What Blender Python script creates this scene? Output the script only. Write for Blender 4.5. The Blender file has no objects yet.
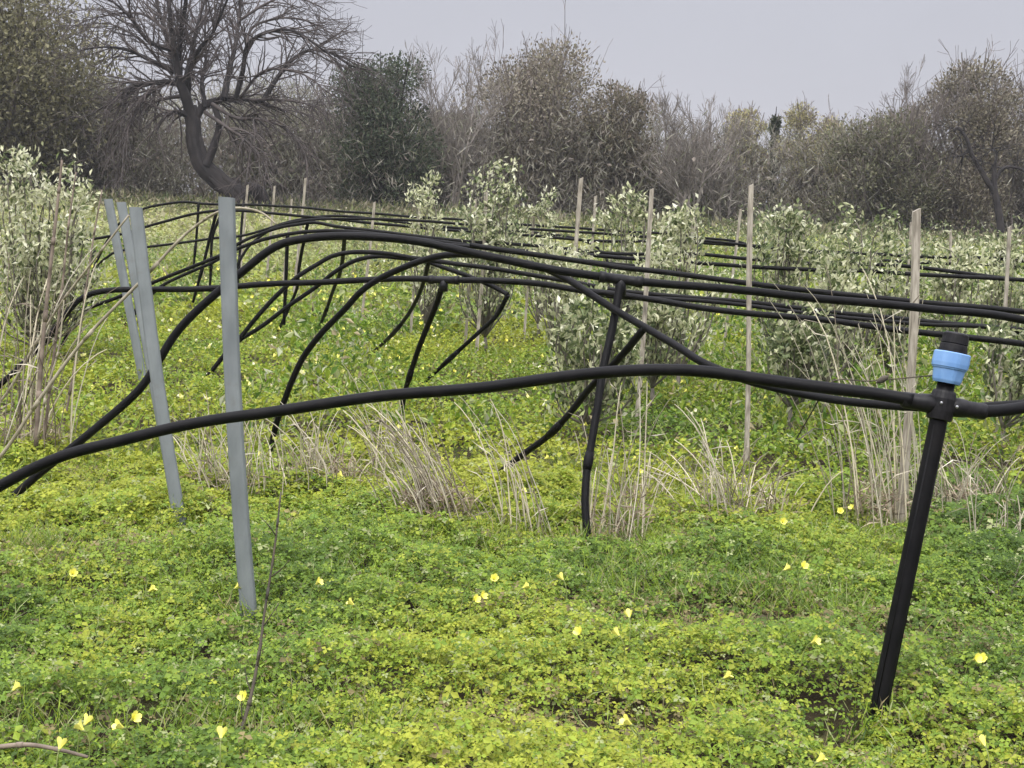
import bpy, math
import numpy as np
from mathutils import Vector

rng = np.random.default_rng(11)
S = bpy.context.scene
COL = S.collection
R = math.radians

# ------------------------------------------------------------------ camera model
F = 1407.0
PITCH, ROLL, EYE = R(7.3), R(2.2), 1.5
fwd = np.array([0, math.cos(PITCH), -math.sin(PITCH)])
r0 = np.array([1.0, 0, 0]); u0 = np.array([0, math.sin(PITCH), math.cos(PITCH)])
rgt = r0 * math.cos(ROLL) + u0 * math.sin(ROLL)
upv = -r0 * math.sin(ROLL) + u0 * math.cos(ROLL)
EYEP = np.array([0, 0, EYE])

def at(px, py, d):
    """world point seen at a pixel of the photograph, d metres into the scene"""
    return EYEP + d * (fwd + (px - 512) / F * rgt + (384 - py) / F * upv)

# ------------------------------------------------------------------ noise / terrain
def _hash(ix, iy, s):
    n = (ix * 374761393 + iy * 668265263 + s * 974634777) & 0xFFFFFFFF
    n = ((n ^ (n >> 13)) * 1274126177) & 0xFFFFFFFF
    return ((n ^ (n >> 16)) & 0xFFFF) / 65535.0

def vnoise(x, y, s=0):
    x = np.asarray(x, float); y = np.asarray(y, float)
    ix = np.floor(x).astype(np.int64); iy = np.floor(y).astype(np.int64)
    fx = x - ix; fy = y - iy
    fx = fx * fx * (3 - 2 * fx); fy = fy * fy * (3 - 2 * fy)
    a = _hash(ix, iy, s); b = _hash(ix + 1, iy, s); c = _hash(ix, iy + 1, s); d = _hash(ix + 1, iy + 1, s)
    return (a * (1 - fx) + b * fx) * (1 - fy) + (c * (1 - fx) + d * fx) * fy

def fbm(x, y, s=0, o=3):
    t = 0; a = 0.5; n = 0
    for k in range(o):
        t = t + a * vnoise(np.asarray(x) * 2 ** k + 17.3 * k, np.asarray(y) * 2 ** k - 9.1 * k, s + k); n += a; a *= .5
    return t / n

def sstep(a, b, x):
    t = np.clip((np.asarray(x, float) - a) / (b - a), 0, 1)
    return t * t * (3 - 2 * t)

def hgt(x, y):
    x = np.asarray(x, float); y = np.asarray(y, float)
    z = (0.72 - 0.009 * np.clip(x, -30, 30)) * sstep(9, 62, y)
    z = z + 0.12 * (fbm(x * .55, y * .55, 3) - .5) * (1 - sstep(30, 60, y))
    # shallow scraped hole at the foot of the near riser
    z = z - 0.07 * np.exp(-(((x - HOLE[0]) / .13) ** 2 + ((y - HOLE[1]) / .16) ** 2))
    return z
HOLE = (0.985, 3.93)
def ground(px, py, off=0.0):
    """where the sight line meets the field (off: metres above the soil)"""
    d = 6.0
    a = at(px, py, 1.0) - EYEP
    z = 0.0
    for _ in range(30):
        d = (z - EYE) / a[2]
        p = EYEP + a * d
        z = float(hgt(p[0], p[1])) + off
    return EYEP + a * d
def ground_cov(px, py, k=.8):
    off = .06
    for _ in range(5):
        p = ground(px, py, off); off = float(canopy(p[0], p[1])) * k
    return p
def canopy(x, y):
    return .03 + .26 * fbm(x * 1.9, y * 2.4, 20) ** 2 + .08 * vnoise(x * 7, y * 8, 25) ** 2
def gz(x, y): return float(hgt(x, y))

# ------------------------------------------------------------------ materials
def mat(name):
    m = bpy.data.materials.new(name); m.use_nodes = True
    nt = m.node_tree
    return m, nt, nt.nodes['Principled BSDF']

def noisy(name, c1, c2, scale=8, rough=.6, metal=0, stretch=None, bump=0, detail=4, spec=.5, lo=.35, hi=.65):
    m, nt, b = mat(name)
    tc = nt.nodes.new('ShaderNodeTexCoord'); mp = nt.nodes.new('ShaderNodeMapping')
    if stretch: mp.inputs['Scale'].default_value = stretch
    nz = nt.nodes.new('ShaderNodeTexNoise'); nz.inputs['Scale'].default_value = scale; nz.inputs['Detail'].default_value = detail
    cr = nt.nodes.new('ShaderNodeValToRGB')
    cr.color_ramp.elements[0].color = (*c1, 1); cr.color_ramp.elements[1].color = (*c2, 1)
    cr.color_ramp.elements[0].position = lo; cr.color_ramp.elements[1].position = hi
    L = nt.links.new
    L(tc.outputs['Object'], mp.inputs[0]); L(mp.outputs[0], nz.inputs['Vector']); L(nz.outputs['Fac'], cr.inputs[0])
    L(cr.outputs[0], b.inputs['Base Color'])
    b.inputs['Roughness'].default_value = rough; b.inputs['Metallic'].default_value = metal
    b.inputs['Specular IOR Level'].default_value = spec
    if bump:
        bp = nt.nodes.new('ShaderNodeBump'); bp.inputs['Strength'].default_value = bump; bp.inputs['Distance'].default_value = .01
        L(nz.outputs['Fac'], bp.inputs['Height']); L(bp.outputs[0], b.inputs['Normal'])
    return m

def leafy(name, rough=.55, trans=.3, spec=.3):
    """leaf surface: colour of each leaf from its own attribute, thin and translucent"""
    m, nt, b = mat(name)
    at_ = nt.nodes.new('ShaderNodeAttribute'); at_.attribute_name = 'leafcol'
    tr = nt.nodes.new('ShaderNodeBsdfTranslucent'); mx = nt.nodes.new('ShaderNodeMixShader')
    out = nt.nodes['Material Output']; L = nt.links.new
    L(at_.outputs['Color'], b.inputs['Base Color']); L(at_.outputs['Color'], tr.inputs['Color'])
    b.inputs['Roughness'].default_value = rough; b.inputs['Specular IOR Level'].default_value = spec
    mx.inputs[0].default_value = trans
    L(b.outputs[0], mx.inputs[1]); L(tr.outputs[0], mx.inputs[2]); L(mx.outputs[0], out.inputs[0])
    return m

M = {}
M['pipe'] = noisy('black_polyethylene', (.0022, .0022, .0026), (.006, .0056, .006), 18, .46, bump=.06, spec=.17)
M['pipe_old'] = noisy('dusty_black_polyethylene', (.0025, .0025, .0026), (.007, .0066, .0066), 14, .52, bump=.1, spec=.16)
def dusty(m, seed, amt=.22):
    nt = m.node_tree; b = nt.nodes['Principled BSDF']; L = nt.links.new
    old = b.inputs['Base Color'].links[0].from_socket
    tc = nt.nodes.new('ShaderNodeTexCoord'); nz = nt.nodes.new('ShaderNodeTexNoise'); nz.inputs['Scale'].default_value = 9 + seed; nz.inputs['Detail'].default_value = 9; nz.inputs['Roughness'].default_value = .7
    mr = nt.nodes.new('ShaderNodeMapRange'); mr.inputs['From Min'].default_value = .55; mr.inputs['From Max'].default_value = .78; mr.inputs['To Max'].default_value = amt
    mx = nt.nodes.new('ShaderNodeMixRGB'); mx.inputs[2].default_value = (.13, .115, .095, 1)
    L(tc.outputs['Object'], nz.inputs['Vector']); L(nz.outputs['Fac'], mr.inputs['Value']); L(mr.outputs[0], mx.inputs[0]); L(old, mx.inputs[1]); L(mx.outputs[0], b.inputs['Base Color'])
    rr = nt.nodes.new('ShaderNodeMapRange'); rr.inputs['To Min'].default_value = .40; rr.inputs['To Max'].default_value = .8; L(nz.outputs['Fac'], rr.inputs['Value']); L(rr.outputs[0], b.inputs['Roughness'])
dusty(M['pipe'], 0, .05); dusty(M['pipe_old'], 3, .07)
M['rubber'] = noisy('black_threaded_plastic', (.005, .005, .0055), (.014, .013, .014), 60, .5, spec=.22)
M['blue'] = noisy('blue_plastic', (.13, .27, .52), (.18, .33, .58), 25, .45)
M['screw'] = noisy('zinc_screw', (.5, .5, .5), (.65, .65, .63), 40, .35, 1)
M['galv'] = noisy('galvanised_steel', (.125, .142, .142), (.205, .225, .222), 6, .6, .1, stretch=(2.5, 2.5, 1.2), bump=.04, detail=8, lo=.25, hi=.75)
dusty(M['galv'], 4, .5)
M['wood'] = noisy('weathered_wood', (.19, .165, .125), (.41, .37, .295), 9, .85, stretch=(7, 7, .7), bump=.3)
M['cane'] = noisy('dry_cane', (.22, .19, .13), (.36, .32, .23), 10, .7, stretch=(3, 3, 1))
M['deadstem'] = noisy('dead_brown_stem', (.10, .075, .055), (.24, .19, .145), 12, .85)
M['darkstem'] = noisy('dark_dead_stem', (.035, .03, .022), (.09, .07, .045), 14, .8)
M['bark'] = noisy('dark_bark', (.008, .0065, .006), (.026, .021, .019), 2.5, .9, bump=1.0, detail=8)
M['bark_grey'] = noisy('grey_bark', (.11, .095, .082), (.22, .19, .17), 3, .9, bump=.3)
M['bark_young'] = noisy('young_olive_bark', (.09, .08, .06), (.19, .17, .14), 14, .85)
M['leaf'] = leafy('leaf_surface')
M['cover'] = leafy('meadow_leaf', .5, .34, .3)
M['dry'] = leafy('dry_straw', .75, .2, .15)
M['petal'] = noisy('yellow_petal', (.80, .76, .13), (.92, .88, .24), 30, .5)
M['stem'] = noisy('flower_stem', (.16, .2, .05), (.24, .27, .08), 20, .6)

# soil + moss ground
m, nt, b = mat('soil')
tc = nt.nodes.new('ShaderNodeTexCoord'); nz = nt.nodes.new('ShaderNodeTexNoise'); nz.inputs['Scale'].default_value = 2.2; nz.inputs['Detail'].default_value = 8
nz2 = nt.nodes.new('ShaderNodeTexNoise'); nz2.inputs['Scale'].default_value = 40; nz2.inputs['Detail'].default_value = 6
cr = nt.nodes.new('ShaderNodeValToRGB'); e = cr.color_ramp.elements
e[0].color = (.026, .018, .012, 1); e[0].position = .36; e[1].color = (.06, .05, .028, 1); e[1].position = .56
e2 = e.new(.72); e2.color = (.13, .13, .055, 1)
bp = nt.nodes.new('ShaderNodeBump'); bp.inputs['Strength'].default_value = .8; bp.inputs['Distance'].default_value = .02
L = nt.links.new
L(tc.outputs['Object'], nz.inputs['Vector']); L(tc.outputs['Object'], nz2.inputs['Vector'])
L(nz.outputs['Fac'], cr.inputs[0]); L(cr.outputs[0], b.inputs['Base Color']); L(nz2.outputs['Fac'], bp.inputs['Height']); L(bp.outputs[0], b.inputs['Normal'])
b.inputs['Roughness'].default_value = .95; b.inputs['Specular IOR Level'].default_value = .1
M['soil'] = m

# ------------------------------------------------------------------ mesh helpers
class MB:
    """collects tubes, boxes, leaves; build() links them as one mesh object"""
    def __init__(s): s.v = []; s.q = []; s.t = []; s.c = []; s.n = 0; s.smooth_q = []
    def add(s, v, q=None, t=None, col=None, smooth=True):
        v = np.asarray(v, float).reshape(-1, 3)
        if q is not None and len(q):
            s.q.append(np.asarray(q, np.int64).reshape(-1, 4) + s.n); s.smooth_q.append(np.full(len(s.q[-1]), smooth))
        if t is not None and len(t): s.t.append(np.asarray(t, np.int64).reshape(-1, 3) + s.n)
        s.v.append(v); s.n += len(v)
        c = np.ones((len(v), 4))
        if col is not None: c[:, :3] = col
        s.c.append(c)
    def build(s, name, material, parent=None, base=None, colors=False):
        v = np.concatenate(s.v)
        if base is not None: v = v - np.asarray(base)
        q = np.concatenate(s.q) if s.q else np.zeros((0, 4), np.int64)
        t = np.concatenate(s.t) if s.t else np.zeros((0, 3), np.int64)
        me = bpy.data.meshes.new(name)
        me.vertices.add(len(v)); me.vertices.foreach_set('co', v.astype(np.float32).ravel())
        idx = np.concatenate([q.ravel(), t.ravel()]).astype(np.int32)
        me.loops.add(len(idx)); me.loops.foreach_set('vertex_index', idx)
        nf = len(q) + len(t)
        tot = np.concatenate([np.full(len(q), 4), np.full(len(t), 3)]).astype(np.int32)
        st = np.concatenate([[0], np.cumsum(tot)[:-1]]).astype(np.int32)
        me.polygons.add(nf); me.polygons.foreach_set('loop_start', st)
        sm = np.concatenate([np.concatenate(s.smooth_q) if s.smooth_q else np.zeros(0, bool), np.zeros(len(t), bool)])
        me.polygons.foreach_set('use_smooth', sm.astype(bool))
        me.update(calc_edges=True)
        if colors:
            a = me.color_attributes.new('leafcol', 'FLOAT_COLOR', 'POINT')
            a.data.foreach_set('color', np.concatenate(s.c).astype(np.float32).ravel())
        me.materials.append(material)
        me.validate()
        o = bpy.data.objects.new(name, me); COL.objects.link(o)
        if parent is not None: o.parent = parent
        return o
    def tube(s, pts, rad, n=8, col=None, caps=True):
        P = np.asarray(pts, float); k = len(P)
        rad = np.broadcast_to(np.asarray(rad, float), (k,))
        T = np.gradient(P, axis=0); T /= np.linalg.norm(T, axis=1)[:, None] + 1e-12
        a = np.array([0, 0, 1.0]) if abs(T[0][2]) < .9 else np.array([1.0, 0, 0])
        nrm = np.cross(T[0], a); nrm /= np.linalg.norm(nrm)
        ang = np.arange(n) * 2 * math.pi / n
        ca, sa = np.cos(ang)[:, None], np.sin(ang)[:, None]
        out = np.empty((k, n, 3))
        for i in range(k):
            nrm = nrm - T[i] * np.dot(nrm, T[i]); nrm /= np.linalg.norm(nrm) + 1e-12
            bi = np.cross(T[i], nrm)
            out[i] = P[i] + rad[i] * (ca * nrm + sa * bi)
        i, j = np.meshgrid(np.arange(k - 1), np.arange(n), indexing='ij')
        j2 = (j + 1) % n
        q = np.stack([i * n + j, i * n + j2, (i + 1) * n + j2, (i + 1) * n + j], -1).reshape(-1, 4)
        v = out.reshape(-1, 3); t = None
        if caps:
            v = np.concatenate([v, P[:1], P[-1:]]); c0, c1 = k * n, k * n + 1
            t = [(c0, (x + 1) % n, x) for x in range(n)] + [(c1, (k - 1) * n + x, (k - 1) * n + (x + 1) % n) for x in range(n)]
        s.add(v, q, t, col)
    def lathe(s, base, axis, prof, n=24, flute=0):
        """profile [(distance along axis, radius)...]"""
        base = np.asarray(base); ax = np.asarray(axis) / np.linalg.norm(axis)
        nr = np.cross(ax, [0, 1, 0]); nr /= np.linalg.norm(nr); bi = np.cross(ax, nr)
        ang = np.arange(n) * 2 * math.pi / n
        rows = []
        for h, r in prof:
            rr = r * (1 + flute * (np.arange(n) % 4 < 2)) if flute else np.full(n, r)
            rows.append(base + ax * h + rr[:, None] * (np.cos(ang)[:, None] * nr + np.sin(ang)[:, None] * bi))
        k = len(rows)
        i, j = np.meshgrid(np.arange(k - 1), np.arange(n), indexing='ij'); j2 = (j + 1) % n
        q = np.stack([i * n + j, i * n + j2, (i + 1) * n + j2, (i + 1) * n + j], -1).reshape(-1, 4)
        s.add(np.concatenate(rows), q, None, smooth=False)
    def prism(s, A, B, prof, side):
        """extrude a closed 2D outline from A to B; side = direction of profile x"""
        A = np.asarray(A, float); B = np.asarray(B, float); d = (B - A) / np.linalg.norm(B - A)
        sx = np.asarray(side, float); sx = sx - d * np.dot(sx, d); sx /= np.linalg.norm(sx); sy = np.cross(d, sx)
        pr = np.asarray(prof); n = len(pr)
        off = pr[:, :1] * sx + pr[:, 1:] * sy
        v = np.concatenate([A + off, B + off])
        q = [(i, (i + 1) % n, n + (i + 1) % n, n + i) for i in range(n)]
        s.add(v, q, None, smooth=False)
        return n

def smooth_path(P, m=6):
    """smooth curve through the points, tangents weighted by chord length"""
    P = np.asarray(P, float)
    h = np.linalg.norm(np.diff(P, axis=0), axis=1) + 1e-9
    sl = np.diff(P, axis=0) / h[:, None]
    T = np.empty_like(P); T[0] = sl[0]; T[-1] = sl[-1]
    if len(P) > 2: T[1:-1] = (sl[:-1] * h[1:, None] + sl[1:] * h[:-1, None]) / (h[1:] + h[:-1])[:, None]
    out = []
    for i in range(len(P) - 1):
        for t in np.arange(m) / m:
            out.append((2 * t ** 3 - 3 * t * t + 1) * P[i] + (t ** 3 - 2 * t * t + t) * h[i] * T[i] + (3 * t * t - 2 * t ** 3) * P[i + 1] + (t ** 3 - t * t) * h[i] * T[i + 1])
    out.append(P[-1])
    return np.array(out)

def tag(o, label=None, cat=None, group=None, kind=None):
    if label: o['label'] = label
    if cat: o['category'] = cat
    if group: o['group'] = group
    if kind: o['kind'] = kind
    return o

def thing(name, loc, label, cat, group=None):
    o = bpy.data.objects.new(name, None); COL.objects.link(o)
    o.location = [float(x) for x in loc]; o.empty_display_size = .1
    return tag(o, label, cat, group)

def rdir(n):
    v = rng.normal(size=(n, 3)); return v / np.linalg.norm(v, axis=1)[:, None]

def kites(mb, P, D, Nn, Ls, Ws, C, fold=.15):
    """many leaves at once: position, direction, normal, length, width, colour"""
    D = D / (np.linalg.norm(D, axis=1)[:, None] + 1e-9)
    Sd = np.cross(D, Nn); Sd /= np.linalg.norm(Sd, axis=1)[:, None] + 1e-9
    Up = np.cross(Sd, D)
    Ls = np.broadcast_to(Ls, (len(P),))[:, None]; Ws = np.broadcast_to(Ws, (len(P),))[:, None]
    a = P; tip = P + D * Ls
    mid = P + D * Ls * .55 + Up * Ls * fold
    l = mid - Sd * Ws * .5; r = mid + Sd * Ws * .5
    v = np.stack([a, r, tip, l], 1).reshape(-1, 3)
    q = np.arange(len(P) * 4).reshape(-1, 4)
    mb.add(v, q, None, np.repeat(C, 4, 0), smooth=False)

def pick(cols, n, w=None, jit=.18):
    cols = np.asarray(cols, float)
    i = rng.choice(len(cols), n, p=w)
    return cols[i] * (1 + jit * rng.uniform(-1, 1, (n, 1)))

# ------------------------------------------------------------------ ground
def axis(lo, hi, step, far_lo, far_hi):
    a = list(np.arange(lo, hi + 1e-6, step)); s = step; x = hi
    while x < far_hi: s *= 1.25; x += s; a.append(x)
    s = step; x = lo
    while x > far_lo: s *= 1.25; x -= s; a.insert(0, x)
    return np.array(a)
xs = axis(-7, 7, .12, -380, 380); ys = axis(1.5, 16, .12, -120, 480)
X, Y = np.meshgrid(xs, ys); Z = hgt(X, Y)
i, j = np.meshgrid(np.arange(len(ys) - 1), np.arange(len(xs) - 1), indexing='ij'); w = len(xs)
g = MB(); g.add(np.stack([X, Y, Z], -1).reshape(-1, 3), np.stack([i * w + j, i * w + j + 1, (i + 1) * w + j + 1, (i + 1) * w + j], -1).reshape(-1, 4))
tag(g.build('ground', M['soil']), kind='structure')

# ------------------------------------------------------------------ meadow cover
DARK = np.array((0.062, 0.115, 0.019)); GREEN = np.array((0.142, 0.234, 0.025)); YEL = np.array((0.340, 0.373, 0.039))
LIME = np.array((0.246, 0.334, 0.034)); DEAD = np.array((.22, .18, .075)); PALE = np.array((0.340, 0.380, 0.160))
# worn patches where soil and withered leaves show, in ground metres
worn = [(ground(740, 628), .42, .30), (ground(895, 655), .30, .25), (ground(60, 560), .35, .25), (ground(600, 735), .35, .16), (ground(120, 752), .45, .1), (ground(846, 742), .01, .01), (ground(590, 545), .3, .2)]
def wear(x, y):
    k = np.zeros_like(x)
    for p, a, b_ in worn: k = np.maximum(k, np.exp(-(((x - p[0]) / a) ** 2 + ((y - p[1]) / b_) ** 2)))
    return k
def covercol(x, y, far=0):
    n = len(x)
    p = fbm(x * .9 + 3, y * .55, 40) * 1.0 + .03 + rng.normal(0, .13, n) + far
    c = np.where((p < .40)[:, None], DARK + (GREEN - DARK) * np.clip(p / .40, 0, 1)[:, None] ** 2,
        np.where((p < .58)[:, None], GREEN + (LIME - GREEN) * ((p - .40) / .18)[:, None], LIME + (YEL - LIME) * np.clip((p - .58) / .16, 0, 1)[:, None]))
    pd = .015 + .5 * wear(x, y) + .10 * (fbm(x * 1.4, y * 1.4, 60) > .62)
    dead = rng.random(n) < pd
    c[dead] = DEAD * rng.uniform(.5, 1.3, (dead.sum(), 1))
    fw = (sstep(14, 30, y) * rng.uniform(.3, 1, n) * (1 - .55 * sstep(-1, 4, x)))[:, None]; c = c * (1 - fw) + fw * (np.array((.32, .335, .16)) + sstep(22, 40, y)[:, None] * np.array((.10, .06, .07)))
    pl = rng.random(n) < .05
    c[pl] = PALE
    return c * (1 + .22 * rng.uniform(-1, 1, (n, 1)))
def scatter(n, y0, y1, margin):
    """uniform over the strip of ground in front of the camera"""
    y = np.sqrt(rng.uniform(y0 ** 2, y1 ** 2, n)); hw = .385 * y + margin
    x = rng.uniform(-1, 1, n) * hw
    return x, y
cov = MB()
# trefoils close by
n = 185000
x, y = scatter(n, 3.0, 7.6, .75)
wv = wear(x, y); keep = rng.random(n) > .55 * wv - 1.2 * 0
hol = np.exp(-(((x - HOLE[0] + .03) / .09) ** 2 + ((y - HOLE[1] + .05) / .17) ** 2)); keep &= rng.random(n) > 1.25 * hol - .1
x, y, hol = x[keep], y[keep], hol[keep]; n = len(x)
cz = canopy(x, y) * (1 - .75 * wear(x, y)) * (1 - .8 * hol); z = hgt(x, y) + cz * rng.uniform(.35, 1.05, n)
cc = covercol(x, y)
yaw = rng.uniform(0, 2 * math.pi, n); tilt = rdir(n) * .62; tilt[:, 2] = np.abs(tilt[:, 2]) * .3 + .8; tilt[:, 1] -= .18; tilt /= np.linalg.norm(tilt, axis=1)[:, None]
sz = rng.uniform(.008, .0145, n) * (1 + .25 * (y > 6)) * np.where(rng.random(n) < .10, 1.7, 1)
for k in range(3):
    a = yaw + k * 2.094
    d = np.stack([np.cos(a), np.sin(a), np.zeros(n)], 1); d -= tilt * np.sum(d * tilt, 1)[:, None]
    d[:, 2] -= .25
    kites(cov, np.stack([x, y, z], 1), d, tilt, sz * 1.3, sz * .95, cc * (1 + .12 * rng.uniform(-1, 1, (n, 1))), .12)
# leaves in the middle distance
def leaves(n, y0, y1, margin, s0, s1, far=0, hk=1.0):
    x, y = scatter(n, y0, y1, margin)
    z = hgt(x, y) + canopy(x, y) * rng.uniform(.3, 1.1, n) * hk
    t = rdir(n) * .7; t[:, 2] = np.abs(t[:, 2]) * .4 + .8
    d = rdir(n); d[:, 2] = d[:, 2] * .5 + .15
    s = rng.uniform(s0, s1, n)
    kites(cov, np.stack([x, y, z], 1), d, t, s, s * .75, covercol(x, y, far), .15)
leaves(190000, 7.3, 16, 1.0, .018, .042, .10, 1.1)
leaves(90000, 15, 32, 1.5, .05, .10, .10, 1.6)
leaves(60000, 30, 66, 3, .10, .22, .12, 1.5)
# slender grass blades standing among the leaves
def blades(n, y0, y1, margin, h0, h1, cols, w_, wt=None, sub=None):
    x, y = scatter(n, y0, y1, margin); kk = np.hypot((x - HOLE[0] + .03) / .13, (y - HOLE[1] + .05) / .24) > 1; x, y = x[kk], y[kk]; n = len(x)
    if sub is not None:
        kk = rng.random(n) < sub(x, y); x, y = x[kk], y[kk]; n = len(x)
    z = hgt(x, y) + canopy(x, y) * .3
    d = rdir(n) * .75; d[:, 2] = rng.uniform(.35, 1.1, n)
    s = rng.uniform(h0, h1, n)
    c = pick(cols, n, wt)
    kites(cov, np.stack([x, y, z], 1), d, np.cross(d, rdir(n)), s, w_, c, .12)
blades(95000, 3.0, 8, .7, .03, .15, [GREEN, LIME, PALE, DARK, (.30, .27, .13)], .0032, [.28, .3, .2, .14, .08], lambda x, y: .15 + .85 * (fbm(x * 1.1, y * 1.1, 80) > .5))
blades(15000, 7.5, 20, 1, .10, .30, [GREEN, LIME, PALE, (.30, .27, .13)], .008, [.35, .3, .2, .15], lambda x, y: .2 + .8 * (fbm(x * .6, y * .6, 81) > .48))
blades(26000, 16, 60, 3, .15, .45, [LIME, PALE, (.30, .29, .14), (.34, .30, .19)], .03, [.25, .3, .25, .2])
# rougher, taller weeds between the rows behind the front pipes
n = 90000; x, y = scatter(n, 8.2, 24, 1.0)
k_ = fbm(x * .8, y * .5, 130) + .10 * sstep(-1, 3, x) - .08 * (x < -.5); kk = k_ > .50; x, y, k_ = x[kk], y[kk], k_[kk]; n = len(x)
z = hgt(x, y) + (.10 + 2.4 * (k_ - .5)) * rng.random(n)
dd = rdir(n) * .8 + [0, 0, .6]; s_ = rng.uniform(.03, .085, n)
kites(cov, np.stack([x, y, z], 1), dd, rdir(n), s_, s_ * rng.uniform(.2, .6, n), pick([DARK * 1.4, GREEN, LIME, PALE, (.36, .38, .24), (.40, .34, .2)], n, [.26, .26, .16, .16, .10, .06], .2), .15)
for bx_, by_ in ((250, 612), (178, 502), (587, 533), (872, 722)):
    p = ground_cov(bx_, by_); m_ = 110
    x = p[0] + rng.normal(0, .07, m_); y = p[1] - .02 + rng.normal(0, .05, m_)
    z = hgt(x, y) + canopy(x, y) * rng.uniform(.1, .9, m_)
    dd = rdir(m_) * .6 + [0, 0, .9]
    kites(cov, np.stack([x, y, z], 1), dd, rdir(m_), rng.uniform(.03, .10, m_), .005, pick([GREEN, LIME, PALE, DARK, (.36, .30, .16)], m_), .1)
co = cov.build('ground_cover', M['cover'], colors=True)
tag(co, kind='stuff', label='thick mat of bright green and yellowish clover leaves and grass over the field', cat='ground cover')

# ------------------------------------------------------------------ black irrigation pipes
def path(pts, depths):
    """pixels + depth (interpolated along the run) -> smooth 3D path"""
    pts = np.asarray(pts, float); k = np.linspace(0, 1, len(pts))
    s = np.concatenate([[0], np.cumsum(np.hypot(*np.diff(pts, axis=0).T))]); s /= s[-1]
    d = np.interp(s, [a for a, _ in depths], [b for _, b in depths])
    return [at(px, py, dd) for (px, py), dd in zip(pts, d)]

def pipe(label, pts, depths, rad, legs=(), tees=(), ext0=None, ext1=None, material='pipe'):
    P = path(pts, depths)
    if ext0 is not None: P = [np.array(e) for e in ext0] + P
    if ext1 is not None: P = P + [np.array(e) for e in ext1]
    C = smooth_path(P, 6)
    # hand-laid pipe is never a perfect curve
    s = np.arange(len(C)); C[:, 2] += .0012 * np.sin(s * .21 + rad * 900); C[:, 1] += .004 * np.sin(s * .17 + 1)
    L_ = np.concatenate([[0], np.cumsum(np.linalg.norm(np.diff(C, axis=0), axis=1))]); sd_ = rad * 5000 + len(C)
    C[:, 2] += .014 * (vnoise(L_ * 2.2 + sd_, L_ * 0, 7) - .5); C[:, 1] += .03 * (vnoise(L_ * 1.6 + sd_, L_ * 0, 9) - .5)
    low = C[np.argmin(C[:, 2])]
    base = np.array([low[0], low[1], gz(low[0], low[1])])
    t = thing('irrigation_pipe', base, label, 'irrigation pipe', 'black irrigation pipes arched over the field')
    mb = MB(); mb.tube(C, rad, 12); mb.build('pipe_run', M[material], t, base)
    for lp, d0, rr, d1 in legs:
        a = [at(*lp[0], d0)]
        if d1 is None:
            endp = ground_cov(*lp[-1])
        else:
            endp = at(*lp[-1], d1)
        # depth of the leg runs evenly from the pipe to its foot
        d_end = float(np.dot(endp - EYEP, fwd))
        q = np.asarray(lp, float); ss = np.concatenate([[0], np.cumsum(np.hypot(*np.diff(q, axis=0).T))]); ss /= ss[-1]
        LP = [at(px, py, d0 + (d_end - d0) * f) for (px, py), f in zip(lp, ss)]
        LP.append(LP[-1] + (LP[-1] - LP[-2]) * (.22 / np.linalg.norm(LP[-1] - LP[-2])))
        q3 = C - EYEP; dep = q3 @ fwd; px3 = 512 + F * (q3 @ rgt) / dep; py3 = 384 - F * (q3 @ upv) / dep
        kk = int(np.argmin(np.hypot(px3 - lp[0][0], py3 - lp[0][1]))); d0 = float(dep[kk])
        LP = [at(px, py, d0 + (d_end - d0) * f) for (px, py), f in zip(lp, ss)]; LP[0] = C[kk]
        LP.append(LP[-1] + (LP[-1] - LP[-2]) * (.22 / np.linalg.norm(LP[-1] - LP[-2])))
        lm = MB(); c = smooth_path(LP, 5); lm.tube(c, np.linspace(rr, rr * .88, len(c)), 10)
        # joint swelling half way, as on the photograph's coupled legs
        k = int(len(c) * .55); seg = c[k:k + 4]
        if len(seg) == 4: lm.tube(seg, [rr * 1.0, rr * 1.16, rr * 1.16, rr * 1.0], 10)
        lm.build('drop_leg', M[material], t, base)
    for (px, py), d, l, rr in tees:
        p = at(px, py, d); k = int(np.argmin(np.linalg.norm(C - p, axis=1))); k = min(max(k, 1), len(C) - 2)
        dr = C[k + 1] - C[k - 1]; dr /= np.linalg.norm(dr); c0 = C[k]
        fm = MB()
        fm.tube([c0 - dr * l, c0 - dr * l * .72, c0 - dr * l * .7, c0 - dr * l * .3, c0, c0 + dr * l * .3, c0 + dr * l * .7, c0 + dr * l * .72, c0 + dr * l], np.array([1.0, 1.0, .86, .86, .95, .86, .86, 1.0, 1.0]) * rr, 14)
        fm.tube([c0, c0 - np.array([0, 0, l * .75])], rr * .95, 12)
        fm.build('tee_fitting', M['rubber'], t, base)
    return t

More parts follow.
